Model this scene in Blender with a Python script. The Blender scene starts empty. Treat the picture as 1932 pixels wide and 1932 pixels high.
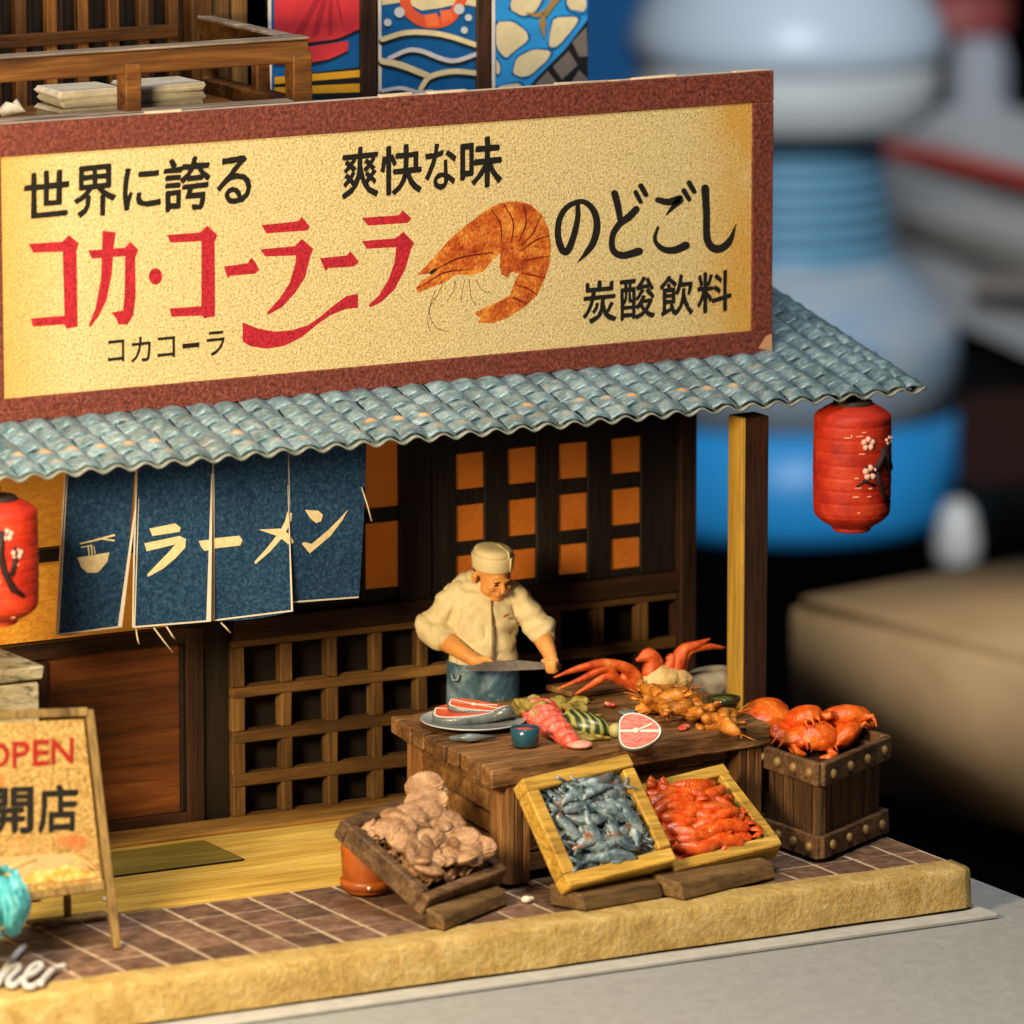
import bpy, bmesh, math, random
from math import sin, cos, pi, radians, atan2, sqrt, asin
from mathutils import Vector, Matrix, Euler, noise

random.seed(7)
scene = bpy.context.scene
COL = scene.collection

# ------------------------------------------------------------------ camera
FOC, YAW, PITCH = 13000.0, radians(29), radians(10.8)      # focal length in pixels of a 1932 px wide frame
DIST, ZC = FOC / 275.0, 1.9413
FW = Vector((sin(YAW) * cos(PITCH), cos(YAW) * cos(PITCH), -sin(PITCH)))
RT = Vector((cos(YAW), -sin(YAW), 0))
UP = RT.cross(FW)
CAM = Vector((0, 0, ZC)) - FW * DIST
cam_d = bpy.data.cameras.new("camera")
cam = bpy.data.objects.new("camera", cam_d)
COL.objects.link(cam)
cam.matrix_world = Matrix.Translation(CAM) @ Matrix((RT, UP, -FW)).transposed().to_4x4()
cam_d.sensor_width = 36.0
cam_d.lens = 36.0 * FOC / 1932.0
cam_d.clip_start, cam_d.clip_end = 1.0, 600.0
cam_d.dof.use_dof = True
cam_d.dof.focus_distance = DIST - 1.6
cam_d.dof.aperture_fstop = cam_d.lens / 1000.0 / 0.40
scene.camera = cam

# ------------------------------------------------------------------ light
world = bpy.data.worlds.new("World")
scene.world = world
world.use_nodes = True
bg = world.node_tree.nodes["Background"]
bg.inputs[0].default_value = (0.55, 0.6, 0.7, 1)
bg.inputs[1].default_value = 0.075


def area_light(name, loc, target, size, power, color):
    d = bpy.data.lights.new(name, "AREA")
    d.shape = "DISK"
    d.size, d.energy, d.color = size, power, color
    o = bpy.data.objects.new(name, d)
    COL.objects.link(o)
    o.location = loc
    o.rotation_euler = (Vector(target) - Vector(loc)).to_track_quat("-Z", "Y").to_euler()
    return o


area_light("warm_desk_lamp", (-9.8, -7.4, 5.3), (-1.8, -1.2, 1.3), 2.4, 2000, (1.0, 0.76, 0.44))
area_light("ceiling_softbox", (-5, -10, 21), (-1, -1.2, 2), 6, 3700, (1.0, 0.95, 0.87))
sd = bpy.data.lights.new("cool_background_fill", "SPOT")
sd.energy, sd.color, sd.spot_size, sd.spot_blend, sd.shadow_soft_size = 110000, (0.80, 0.90, 1.0), radians(62), .2, 4  # added fill spot, brightens the background only, cone kept off the shop
so = bpy.data.objects.new("cool_background_fill", sd)
COL.objects.link(so)
so.location = (2, -12, 30)
so.rotation_euler = (Vector((23, 31, -1)) - so.location).to_track_quat("-Z", "Y").to_euler()
scene.view_settings.view_transform = "Standard"
scene.view_settings.look = "None"
scene.view_settings.exposure = -0.08
scene.view_settings.gamma = 1.0
scene.cycles.max_bounces = 6
scene.cycles.use_denoising = True


# ------------------------------------------------------------------ pixel rays (1932 px frame) to points on real planes
def ray(u, v):
    return FW * FOC + RT * (u - 966) + UP * (966 - v)


def on_plane(u, v, o, n):
    d = ray(u, v)
    t = (Vector(o) - CAM).dot(Vector(n)) / d.dot(Vector(n))
    return CAM + d * t


def py(u, v, y): return on_plane(u, v, (0, y, 0), (0, 1, 0))
def pz(u, v, z): return on_plane(u, v, (0, 0, z), (0, 0, 1))
def at_depth(u, v, w): return CAM + ray(u, v) * (w / FOC)


def crop(ox, oy, sc):
    """Points read in an enlarged crop of the photo -> 1932 px frame."""
    return lambda p: ((ox + p[0] / sc) / 2.11128, (oy + p[1] / sc) / 2.11128)


# ------------------------------------------------------------------ mesh helpers
class MB:
    def __init__(self):
        self.v, self.f, self.sm = [], [], []

    def add(self, vs, fs, smooth=False):
        n = len(self.v)
        self.v += [Vector(p) for p in vs]
        self.f += [tuple(i + n for i in f) for f in fs]
        self.sm += [smooth] * len(fs)
        return self

    def hexa(self, p):
        """8 corners: bottom ring 0-3 counter-clockwise seen from above, top ring 4-7."""
        return self.add(p, [(3, 2, 1, 0), (4, 5, 6, 7), (0, 1, 5, 4), (1, 2, 6, 5), (2, 3, 7, 6), (3, 0, 4, 7)])

    def box(self, c, s, R=None, bev=0.0, jit=0.0, taper=1.0):
        hx, hy, hz = s[0] / 2, s[1] / 2, s[2] / 2
        b = min(bev, hx * .9, hy * .9, hz * .9)
        vs, fs = [], []
        R = R or Matrix.Identity(3)
        c = Vector(c)
        if b <= 0:
            P = [(-hx, -hy, -hz), (hx, -hy, -hz), (hx, hy, -hz), (-hx, hy, -hz), (-hx, -hy, hz), (hx, -hy, hz), (hx, hy, hz), (-hx, hy, hz)]
            P = [Vector((x * (taper if z > 0 else 1), y * (taper if z > 0 else 1), z)) for x, y, z in P]
            return self.hexa([c + R @ (q + Vector((random.uniform(-jit, jit), random.uniform(-jit, jit), random.uniform(-jit, jit)))) for q in P])
        idx = {}
        for sx in (-1, 1):
            for sy in (-1, 1):
                for sz in (-1, 1):
                    j = Vector((random.uniform(-jit, jit), random.uniform(-jit, jit), random.uniform(-jit, jit)))
                    tp = taper if sz > 0 else 1
                    for ax in range(3):
                        p = [sx * (hx * tp - b), sy * (hy * tp - b), sz * (hz - b)]
                        p[ax] = (sx * hx * tp, sy * hy * tp, sz * hz)[ax]
                        idx[(sx, sy, sz, ax)] = len(vs)
                        vs.append(c + R @ (Vector(p) + j))
        def face(keys, n):
            a = [vs[idx[k]] for k in keys]
            nn = (a[1] - a[0]).cross(a[2] - a[0])
            ks = [idx[k] for k in keys]
            if nn.dot(R @ Vector(n)) < 0: ks.reverse()
            fs.append(tuple(ks))
        for ax in range(3):
            o1, o2 = [i for i in range(3) if i != ax]
            for sg in (-1, 1):
                keys = []
                for a_, b_ in ((-1, -1), (1, -1), (1, 1), (-1, 1)):
                    k = [0, 0, 0]; k[ax] = sg; k[o1] = a_; k[o2] = b_
                    keys.append((*k, ax))
                n = [0, 0, 0]; n[ax] = sg
                face(keys, n)
            for a_ in (-1, 1):
                for b_ in (-1, 1):
                    def kk(e, aax):
                        k = [0, 0, 0]; k[ax] = e; k[o1] = a_; k[o2] = b_
                        return (*k, aax)
                    n = [0, 0, 0]; n[o1] = a_; n[o2] = b_
                    face([kk(-1, o1), kk(1, o1), kk(1, o2), kk(-1, o2)], n)
        for sx in (-1, 1):
            for sy in (-1, 1):
                for sz in (-1, 1):
                    face([(sx, sy, sz, a) for a in range(3)], (sx, sy, sz))
        return self.add(vs, fs)

    def bar(self, a, b, w, t, up=(0, 0, 1), bev=0.006, jit=0.0):
        """Straight bar from a to b: w across, t along 'up'."""
        a, b = Vector(a), Vector(b)
        x = (b - a).normalized()
        z = Vector(up); z = (z - x * z.dot(x)).normalized()
        y = z.cross(x)
        return self.box((a + b) / 2, ((b - a).length, w, t), Matrix((x, y, z)).transposed(), bev, jit)

    def tube(self, pts, rad, n=8, caps=True, flat=1.0):
        pts = [Vector(p) for p in pts]
        if not isinstance(rad, (list, tuple)): rad = [rad] * len(pts)
        vs, fs = [], []
        ref = Vector((0.13, 0.21, 0.97))
        for i, p in enumerate(pts):
            d = (pts[min(i + 1, len(pts) - 1)] - pts[max(i - 1, 0)]).normalized()
            if abs(d.dot(ref)) > .98: ref = Vector((0.9, 0.3, 0.1))
            x = (ref - d * ref.dot(d)).normalized()
            y = d.cross(x)
            ref = x
            for k in range(n):
                a = 2 * pi * k / n
                vs.append(p + (x * cos(a) * flat + y * sin(a)) * rad[i])
        for i in range(len(pts) - 1):
            for k in range(n):
                k2 = (k + 1) % n
                fs.append((i * n + k, i * n + k2, (i + 1) * n + k2, (i + 1) * n + k))
        if caps:
            fs.append(tuple(range(n - 1, -1, -1)))
            fs.append(tuple((len(pts) - 1) * n + k for k in range(n)))
        return self.add(vs, fs, True)

    def lathe(self, prof, n=24, c=(0, 0, 0), R=None):
        c = Vector(c); R = R or Matrix.Identity(3)
        vs, fs = [], []
        for r, z in prof:
            for k in range(n):
                a = 2 * pi * k / n
                vs.append(c + R @ Vector((r * cos(a), r * sin(a), z)))
        for i in range(len(prof) - 1):
            for k in range(n):
                k2 = (k + 1) % n
                fs.append((i * n + k, i * n + k2, (i + 1) * n + k2, (i + 1) * n + k))
        fs.append(tuple(range(n - 1, -1, -1)))
        fs.append(tuple((len(prof) - 1) * n + k for k in range(n)))
        return self.add(vs, fs, True)

    def ell(self, c, r, R=None, nu=12, nv=8):
        c = Vector(c); R = R or Matrix.Identity(3)
        vs = [c + R @ Vector((0, 0, -r[2]))]
        for j in range(1, nv):
            t = -pi / 2 + pi * j / nv
            for k in range(nu):
                a = 2 * pi * k / nu
                vs.append(c + R @ Vector((r[0] * cos(t) * cos(a), r[1] * cos(t) * sin(a), r[2] * sin(t))))
        vs.append(c + R @ Vector((0, 0, r[2])))
        fs = []
        for k in range(nu):
            k2 = (k + 1) % nu
            fs.append((0, 1 + k2, 1 + k))
            for j in range(nv - 2):
                fs.append((1 + j * nu + k, 1 + j * nu + k2, 1 + (j + 1) * nu + k2, 1 + (j + 1) * nu + k))
            fs.append((1 + (nv - 2) * nu + k, 1 + (nv - 2) * nu + k2, len(vs) - 1))
        return self.add(vs, fs, True)

    def plate(self, pts, n, t):
        """Flat polygon (any outline) of thickness t along unit normal n; pts in the front plane."""
        n = Vector(n)
        bm = bmesh.new()
        f = bm.faces.new([bm.verts.new(p) for p in pts])
        f.normal_update()
        if f.normal.dot(n) < 0: f.normal_flip()
        r = bmesh.ops.triangulate(bm, faces=[f])
        vs = [v.co.copy() for v in bm.verts]
        bm.verts.index_update()
        tris = [tuple(v.index for v in g.verts) for g in bm.faces]
        bm.free()
        m = len(vs)
        back = [v - n * t for v in vs]
        fs = list(tris) + [tuple(i + m for i in reversed(q)) for q in tris]
        area = 0
        for i in range(m):
            j = (i + 1) % m
            fs.append((i, i + m, j + m, j))
        return self.add(vs + back, fs)


def make_mesh(name, mb, mat=None):
    me = bpy.data.meshes.new(name)
    me.from_pydata([tuple(v) for v in mb.v], [], mb.f)
    if any(mb.sm):
        me.polygons.foreach_set("use_smooth", mb.sm)
    if mat: me.materials.append(mat)
    return me


def link(name, me, parent=None, world=True):
    o = bpy.data.objects.new(name, me)
    COL.objects.link(o)
    if parent is not None:
        o.parent = parent
        if world: o.matrix_parent_inverse = chain(parent).inverted()
    return o


def chain(o):
    m = o.matrix_basis.copy()
    if o.parent is not None:
        return chain(o.parent) @ o.matrix_parent_inverse @ m
    return m


def ob(name, mb, mat, parent=None, world=True):
    """One mesh object; vertices in world coordinates (world=True) or in the parent's."""
    return link(name, make_mesh(name, mb, mat), parent, world)


def tag(o, label=None, cat=None, group=None, kind=None):
    for k, v in (("label", label), ("category", cat), ("group", group), ("kind", kind)):
        if v: o[k] = v
    return o


def thing(name, label, cat, loc=(0, 0, 0), rotz=0.0, group=None):
    o = bpy.data.objects.new(name, None)
    o.empty_display_size = 0.1
    COL.objects.link(o)
    o.location = loc
    o.rotation_euler = (0, 0, rotz)
    return tag(o, label, cat, group)


def recalc(me):
    bm = bmesh.new(); bm.from_mesh(me)
    bmesh.ops.recalc_face_normals(bm, faces=bm.faces)
    bm.to_mesh(me); bm.free()


def blob(name, mb, voxel, smooth=6, mat=None, lump=0.0, lscale=6.0):
    """Union of overlapping closed shapes grown into one continuous skin."""
    me = make_mesh(name + "_raw", mb)
    recalc(me)
    o = bpy.data.objects.new("tmp", me)
    COL.objects.link(o)
    r = o.modifiers.new("r", "REMESH"); r.mode = "VOXEL"; r.voxel_size = voxel; r.use_smooth_shade = True
    if smooth:
        s = o.modifiers.new("s", "SMOOTH"); s.iterations = smooth; s.factor = 0.5
    dg = bpy.context.evaluated_depsgraph_get()
    out = bpy.data.meshes.new_from_object(o.evaluated_get(dg))
    bpy.data.objects.remove(o); bpy.data.meshes.remove(me)
    out.name = name
    if lump:
        for v in out.vertices:
            v.co += v.normal * lump * noise.noise(v.co * lscale)
    for p in out.polygons: p.use_smooth = True
    out.materials.clear()
    if mat: out.materials.append(mat)
    return out


def catmull(pts, n=6):
    P = [Vector(p) for p in pts]
    P = [P[0] * 2 - P[1]] + P + [P[-1] * 2 - P[-2]]
    out = []
    for i in range(1, len(P) - 2):
        for k in range(n):
            t = k / n
            a, b, c, d = P[i - 1], P[i], P[i + 1], P[i + 2]
            out.append(0.5 * ((2 * b) + (c - a) * t + (2 * a - 5 * b + 4 * c - d) * t * t + (3 * b - a - 3 * c + d) * t ** 3))
    out.append(P[-2])
    return out


def stroke2d(pts, widths, n=6):
    """Brush stroke outline (2-D) from a centre line and widths."""
    P = catmull([(p[0], p[1], 0) for p in pts], n)
    m = len(P)
    if not isinstance(widths, (list, tuple)): widths = [widths] * 2
    def w(t):
        t *= len(widths) - 1
        i = min(int(t), len(widths) - 2)
        return widths[i] + (widths[i + 1] - widths[i]) * (t - i)
    L, Rr = [], []
    for i, p in enumerate(P):
        d = (P[min(i + 1, m - 1)] - P[max(i - 1, 0)]).normalized()
        q = Vector((-d.y, d.x, 0)) * w(i / (m - 1)) / 2
        L.append(p + q); Rr.append(p - q)
    d0 = (P[0] - P[1]).normalized() * w(0) * .3
    d1 = (P[-1] - P[-2]).normalized() * w(1) * .3
    return [(a.x, a.y) for a in L + [P[-1] + d1] + Rr[::-1] + [P[0] + d0]], L, Rr


# ------------------------------------------------------------------ materials
def lin(c):
    return tuple(((x / 255) / 12.92 if x / 255 <= .04045 else ((x / 255 + .055) / 1.055) ** 2.4) for x in c)


class NT:
    def __init__(self, name):
        self.m = bpy.data.materials.new(name)
        self.m.use_nodes = True
        self.t = self.m.node_tree
        self.b = self.t.nodes["Principled BSDF"]
        self.co = None

    def n(self, typ, **kw):
        q = self.t.nodes.new(typ)
        for k, v in kw.items():
            if k.startswith("i_"):
                q.inputs[k[2:].replace("_", " ")].default_value = v
            else: setattr(q, k, v)
        return q

    def l(self, a, b): self.t.links.new(a, b)

    def coord(self, scale=(1, 1, 1), rnd=True):
        tc = self.n("ShaderNodeTexCoord")
        mp = self.n("ShaderNodeMapping")
        mp.inputs["Scale"].default_value = scale
        self.l(tc.outputs["Object"], mp.inputs["Vector"])
        if rnd:
            oi = self.n("ShaderNodeObjectInfo")
            mu = self.n("ShaderNodeMath", operation="MULTIPLY"); mu.inputs[1].default_value = 37.0
            self.l(oi.outputs["Random"], mu.inputs[0])
            self.l(mu.outputs[0], mp.inputs["Location"])
        return mp.outputs[0]

    def noise(self, vec, scale, detail=4, rough=.6, dist=0.0):
        q = self.n("ShaderNodeTexNoise")
        q.inputs["Scale"].default_value = scale; q.inputs["Detail"].default_value = detail
        q.inputs["Roughness"].default_value = rough; q.inputs["Distortion"].default_value = dist
        self.l(vec, q.inputs["Vector"])
        return q.outputs[0]

    def ramp(self, fac, stops):
        q = self.n("ShaderNodeValToRGB")
        e = q.color_ramp.elements
        while len(e) < len(stops): e.new(.5)
        for x, (p, c) in zip(e, stops):
            x.position = p
            x.color = (*c, 1) if len(c) == 3 else c
        self.l(fac, q.inputs[0])
        return q.outputs[0]

    def mix(self, fac, a, b, mode="MIX"):
        q = self.n("ShaderNodeMix", data_type="RGBA", blend_type=mode)
        for s, v in ((q.inputs[0], fac), (q.inputs[6], a), (q.inputs[7], b)):
            if hasattr(v, "is_linked"): self.l(v, s)
            elif isinstance(v, (int, float)): s.default_value = v
            else: s.default_value = (*v, 1)
        return q.outputs[2]

    def vary(self, col, amt):
        """Small brightness difference from piece to piece."""
        oi = self.n("ShaderNodeObjectInfo")
        mr = self.n("ShaderNodeMapRange")
        mr.inputs[3].default_value = 1 - amt; mr.inputs[4].default_value = 1 + amt
        self.l(oi.outputs["Random"], mr.inputs[0])
        q = self.n("ShaderNodeVectorMath", operation="SCALE")
        self.l(col, q.inputs[0]); self.l(mr.outputs[0], q.inputs["Scale"])
        return q.outputs[0]

    def bump(self, h, strength, dist=.02):
        q = self.n("ShaderNodeBump")
        q.inputs["Strength"].default_value = strength; q.inputs["Distance"].default_value = dist
        self.l(h, q.inputs["Height"])
        self.l(q.outputs[0], self.b.inputs["Normal"])

    def done(self, col=None, rough=.6, spec=.4, **kw):
        if col is not None:
            if hasattr(col, "is_linked"): self.l(col, self.b.inputs["Base Color"])
            else: self.b.inputs["Base Color"].default_value = (*col, 1)
        if hasattr(rough, "is_linked"): self.l(rough, self.b.inputs["Roughness"])
        else: self.b.inputs["Roughness"].default_value = rough
        self.b.inputs["Specular IOR Level"].default_value = spec
        for k, v in kw.items():
            self.b.inputs[k.replace("_", " ")].default_value = v
        return self.m


def wood(name, dark, mid, light, axis=0, scale=9.0, rough=.6, var=.22, bump=.5, scr=.5):
    """Painted and dry-brushed miniature wood: streaks along one axis, paler worn scratches."""
    N = NT(name)
    s = [1, 1, 1]; s[axis] = .12
    v = N.coord(tuple(s))
    a = N.noise(v, scale, 6, .65, .6)
    c = N.ramp(a, [(.30, dark), (.52, mid), (.72, light)])
    s2 = [1, 1, 1]; s2[axis] = .05
    fine = N.noise(N.coord(tuple(s2)), scale * 7, 4, .7)
    g = N.ramp(fine, [(.36, (.35, .35, .35)), (.5, (1, 1, 1)), (.68, (1.5, 1.45, 1.35))])
    c = N.mix(scr, c, g, "MULTIPLY")
    c = N.vary(c, var)
    h = N.mix(.5, a, fine)
    N.bump(h, bump, .03)
    return N.done(c, rough, .35)


def plain(name, col, rough=.5, spec=.4, mott=.12, mscale=8.0, bump=.15, bscale=60.0, bdist=.01, **kw):
    N = NT(name)
    v = N.coord()
    a = N.noise(v, mscale, 5, .6)
    lo = tuple(x * (1 - mott) for x in col); hi = tuple(min(1, x * (1 + mott)) for x in col)
    c = N.ramp(a, [(.3, lo), (.7, hi)])
    if bump: N.bump(N.noise(v, bscale, 3, .6), bump, bdist)
    return N.done(c, rough, spec, **kw)

# ================================================================== materials used all over
K = lin
M_house = wood("dark_house_wood", (.010, .005, .003), (.034, .013, .007), (.068, .026, .011), 2, 6)
M_househ = wood("dark_house_wood_level", (.010, .005, .003), (.040, .016, .008), (.078, .030, .013), 0, 6)
M_black = wood("black_window_wood", (.004, .003, .0025), (.010, .007, .005), (.020, .013, .009), 2, 6)
M_lattice = wood("lattice_wood", (.045, .020, .006), (.135, .068, .020), (.27, .15, .046), 2, 5)
M_latticeh = wood("lattice_wood_level", (.045, .020, .006), (.135, .068, .020), (.28, .155, .046), 0, 5)
M_panel = wood("red_brown_panel", (.065, .020, .007), (.19, .060, .017), (.40, .15, .034), 0, 3.2, rough=.5, bump=.8)
M_back = plain("inner_dark_wall", (.012, .008, .006), .8, .2)
M_rail = wood("balcony_wood", (.026, .010, .003), (.135, .050, .009), (.27, .120, .026), 0, 5)
M_railtop = wood("grey_worn_balcony_wood", (.12, .085, .06), (.27, .21, .165), (.42, .36, .30), 0, 7, scr=.7)
M_upper = wood("upper_lattice_wood", (.024, .010, .003), (.125, .048, .009), (.24, .10, .02), 2, 5)
M_stall = wood("stall_wood", (.060, .025, .008), (.20, .095, .032), (.38, .21, .085), 0, 7, scr=.75, bump=.8)
M_stallv = wood("stall_wood_upright", (.055, .023, .008), (.18, .080, .025), (.32, .165, .06), 2, 7, scr=.7, bump=.8)
M_crate = wood("crate_wood", (.050, .024, .010), (.13, .066, .027), (.22, .12, .055), 2, 6, scr=.65, bump=.7)
M_crateh = wood("crate_band_wood", (.040, .020, .010), (.11, .056, .024), (.21, .115, .055), 0, 6, scr=.65, bump=.7)
M_tray_y = wood("yellow_tray_wood", (.30, .155, .022), (.52, .31, .048), (.70, .47, .11), 0, 5, scr=.6, var=.1, bump=.7)
M_tray_b = wood("brown_tray_wood", (.045, .024, .012), (.12, .066, .030), (.24, .15, .08), 0, 6, scr=.75, bump=.8)
M_block = wood("wedge_wood", (.06, .035, .014), (.16, .092, .034), (.25, .155, .065), 0, 6, scr=.6, bump=.6)
M_post = wood("yellow_post_wood", (.22, .115, .018), (.42, .25, .034), (.56, .37, .07), 2, 4, scr=.35, var=.05)
M_deck = wood("pale_deck_wood", (.40, .225, .034), (.57, .36, .066), (.70, .49, .12), 0, 4.0, scr=.45, var=.03, bump=.35)
M_thresh = wood("threshold_wood", (.10, .045, .010), (.27, .14, .032), (.42, .25, .065), 0, 4, scr=.6)

# ================================================================== far background (out of focus)
DESK = -5.6
N = NT("dark_desk"); N.bump(N.noise(N.coord(), 3, 3), .1); M_desk = N.done((.0012, .0012, .0014), .9, .0)
tag(ob("desk", MB().box((10, 40, DESK - .5), (260, 300, 1)), M_desk), kind="structure")
N = NT("dark_room_wall"); M_wallb = N.done(N.ramp(N.noise(N.coord(), .1), [(.3, (.006, .007, .01)), (.7, (.012, .012, .015))]), .9, .1)
tag(ob("backdrop", MB().box((90, 190, 40), (2, 300, 100), Matrix.Rotation(radians(62), 3, "Z")), M_wallb), kind="structure")

# --- glue bottle: lathe, standing on the desk
bc = at_depth(1480, 980, 87); bx, by = bc.x, bc.y
t = thing("bottle", "large blurred bottle with white flared cap and ribbed blue neck", "bottle", (bx, by, DESK))
z0 = 0
N = NT("bottle_blue"); M_bblue = N.done((.020, .27, .60), .4, .4)
N = NT("bottle_label"); co = N.coord((.5, .5, 2.2), False)
M_blab = N.done(N.ramp(N.noise(co, .9, 3, .6, .8), [(.30, (.17, .32, .45)), (.50, (.32, .40, .47)), (.70, (.52, .48, .43))]), .5, .3)
N = NT("bottle_neck_blue"); M_bneck = N.done((.15, .33, .46), .45, .4)
N = NT("bottle_collar"); M_bcol = N.done((.52, .52, .49), .5, .3)
N = NT("bottle_cap"); M_bcap = N.done((.56, .62, .68), .38, .5)
def pr(*a): return [(r, z) for r, z in a]
ob("body", MB().lathe(pr((1.9, 0), (2.1, .08), (2.16, .25), (2.16, 1.46)), 48), M_bblue, t, False)
ob("label_band", MB().lathe(pr((2.16, 1.463), (2.165, 2.4), (2.12, 2.62), (1.72, 3.05), (1.36, 3.38)), 48), M_blab, t, False)
neck = [(1.36, 3.383)]
for i in range(8):
    zz = 3.42 + i * .205
    neck += [(1.34 - .018 * i, zz), (1.34 - .018 * i, zz + .10), (1.23 - .018 * i, zz + .13), (1.23 - .018 * i, zz + .18)]
ob("ribbed_neck", MB().lathe(neck + [(1.2, 5.06)], 48), M_bneck, t, False)
ob("collar", MB().lathe(pr((1.70, 5.063), (1.83, 5.15), (1.90, 5.86)), 48), M_bcol, t, False)
ob("cap", MB().lathe(pr((1.905, 5.863), (1.99, 5.95), (1.98, 6.2), (1.86, 6.5), (1.55, 6.95), (1.2, 7.35), (.8, 7.6)), 48), M_bcap, t, False)

# --- blue binder behind the bottle
c = at_depth(1290, 200, 112)
N = NT("blue_board"); M_bb = N.done((.004, .13, .36), .5, .3)
t = thing("binder", "plain deep blue binder standing upright behind the white bottle cap", "binder", (c.x, c.y, DESK), -YAW)
ob("cover", MB().box((-1.4, 0, 5.2), (5.6, .7, 10.4), bev=.1), M_bb, t, False)
ob("spine", MB().box((1.44, 0, 5.2), (.08, .62, 10.2), bev=.03), M_bb, t, False)

# --- grey machine with the red stripe
N = NT("grey_plastic"); M_gp = N.done((.74, .71, .68), .5, .4)
N = NT("red_stripe"); M_rs = N.done((.88, .06, .02), .5, .3)
N = NT("pale_metal"); M_pm = N.done((.75, .62, .50), .35, .5)
def slab(us, w0, w1, tdep):
    """Box face given by four frame points (left pair at depth w0, right pair at w1), extruded away from the viewer."""
    f = [at_depth(us[0][0], us[0][1], w0), at_depth(us[1][0], us[1][1], w1), at_depth(us[2][0], us[2][1], w1), at_depth(us[3][0], us[3][1], w0)]
    nn = (f[1] - f[0]).cross(f[3] - f[0]).normalized()
    if nn.dot(FW) < 0: nn = -nn
    g = [p + nn * tdep for p in f]
    return MB().hexa([f[3], f[2], g[2], g[3], f[0], f[1], g[1], g[0]]), nn
t = thing("machine", "blurred grey machine with a red stripe along its side", "machine", at_depth(1700, 560, 92))
m, nn = slab([(1606, 218), (1990, 320), (1990, 690), (1640, 535)], 93, 88, 2.2)
ob("body", m, M_gp, t)
m, _ = slab([(1648, 258), (1990, 338), (1990, 362), (1648, 288)], 92.5, 87.5, .1)
ob("stripe", m, M_rs, t)
m, _ = slab([(1690, 398), (1990, 478), (1990, 522), (1700, 440)], 91.9, 87.4, .1)
ob("pale_band", m, plain("dull_band", (.55, .48, .40), .5, .4), t)
m, _ = slab([(1838, 522), (1990, 522), (1990, 550), (1838, 552)], 89.7, 87.3, .1)
ob("lamp_strip", m, M_pm, t)
m, nn = slab([(1640, 556), (1990, 700), (1990, 1120), (1668, 985)], 93.5, 88.5, 2.5)
tag(ob("black_case", m, plain("black_case_plastic", (.008, .008, .009), .7, .2)), "black case under the blurred grey machine", "case")

N = NT("rust_brown"); M_ru = N.done((.050, .016, .006), .7, .2)
m, nn = slab([(1812, 745), (1990, 735), (1990, 905), (1812, 920)], 84, 82, 1.5)
tag(ob("brown_box", m, M_ru), "dark rusty brown box at the right edge behind the beige block", "box")
# white post, red lid at the top right
a = at_depth(1845, 235, 94)
tag(ob("white_tube", MB().lathe(pr((.42, 0), (.46, .1), (.42, .9), (.3, 1.2)), 24, (a.x, a.y, a.z)), plain("dull_white", (.36, .36, .38), .5, .4)), "blurred white tube standing on the grey machine", "tube")
a = at_depth(1805, 38, 96)
t = thing("red_cap_jar", "dull red lid of a dark jar at the top right corner", "jar", (a.x, a.y, a.z - 1.2))
ob("jar_body", MB().lathe(pr((.5, 0), (.62, .2), (.62, 1.0)), 24), plain("jar_dark", (.02, .02, .022), .4, .4), t, False)
ob("lid", MB().lathe(pr((.72, 1.003), (.74, 1.1), (.74, 1.5), (.6, 1.62)), 24), plain("jar_red", (.36, .07, .06), .5, .4), t, False)
# beige block
zb = at_depth(1640, 1505, 61).z
zt = zb + 1.62
A_, B_, D_ = pz(1478, 1126, zt), pz(2010, 1262, zt), pz(1990, 1032, zt)
C_ = B_ + (D_ - A_)
N = NT("beige_block"); M_bl = N.done(N.ramp(N.noise(N.coord(), .8, 4), [(.3, (.21, .118, .048)), (.7, (.30, .175, .075))]), .7, .2)
mb = MB()
def dn(p): return Vector((p.x, p.y, zb))
mb.hexa([dn(A_), dn(B_), dn(C_), dn(D_), A_, B_, C_, D_])
me = make_mesh("wooden_block", mb, M_bl)
bm = bmesh.new(); bm.from_mesh(me); bmesh.ops.recalc_face_normals(bm, faces=bm.faces)
bmesh.ops.bevel(bm, geom=bm.edges[:], offset=.12, segments=4, affect="EDGES"); bm.to_mesh(me); bm.free()
for p in me.polygons: p.use_smooth = True
inn = (A_ + B_ + C_ + D_) / 4
st = [Vector((q.x, q.y, 0)).lerp(Vector((inn.x, inn.y, 0)), .06) for q in (A_, B_, C_, D_)]
tag(ob("black_stand", MB().hexa([q + Vector((0, 0, DESK + .003)) for q in st] + [q + Vector((0, 0, zb - .003)) for q in st]), M_desk), "black stand carrying the big beige block", "stand")
tag(link("wooden_block", me), "big blurred beige block to the right of the shop", "block")
# white knob and olive knob behind the block
a = at_depth(1805, 1075, 84)
t = thing("white_bulb", "small blurred white bulb rising behind the beige block", "bulb", (a.x, a.y, DESK))
ob("bulb_glass", MB().lathe(pr((.25, 0), (.26, a.z - DESK - .2), (.28, a.z - DESK + .35), (.21, a.z - DESK + .72), (.1, a.z - DESK + .86)), 24), plain("bulb_white", (.62, .58, .52), .3, .5), t, False)
a = at_depth(1892, 985, 86)
tag(ob("olive_knob", MB().ell(a, (.55, .55, .5), None, 20, 12).tube([(a.x, a.y, DESK), (a.x, a.y, a.z)], .3), plain("olive_dull", (.075, .065, .038), .6, .3)), "dull olive knob at the right edge above the beige block", "knob")

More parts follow.
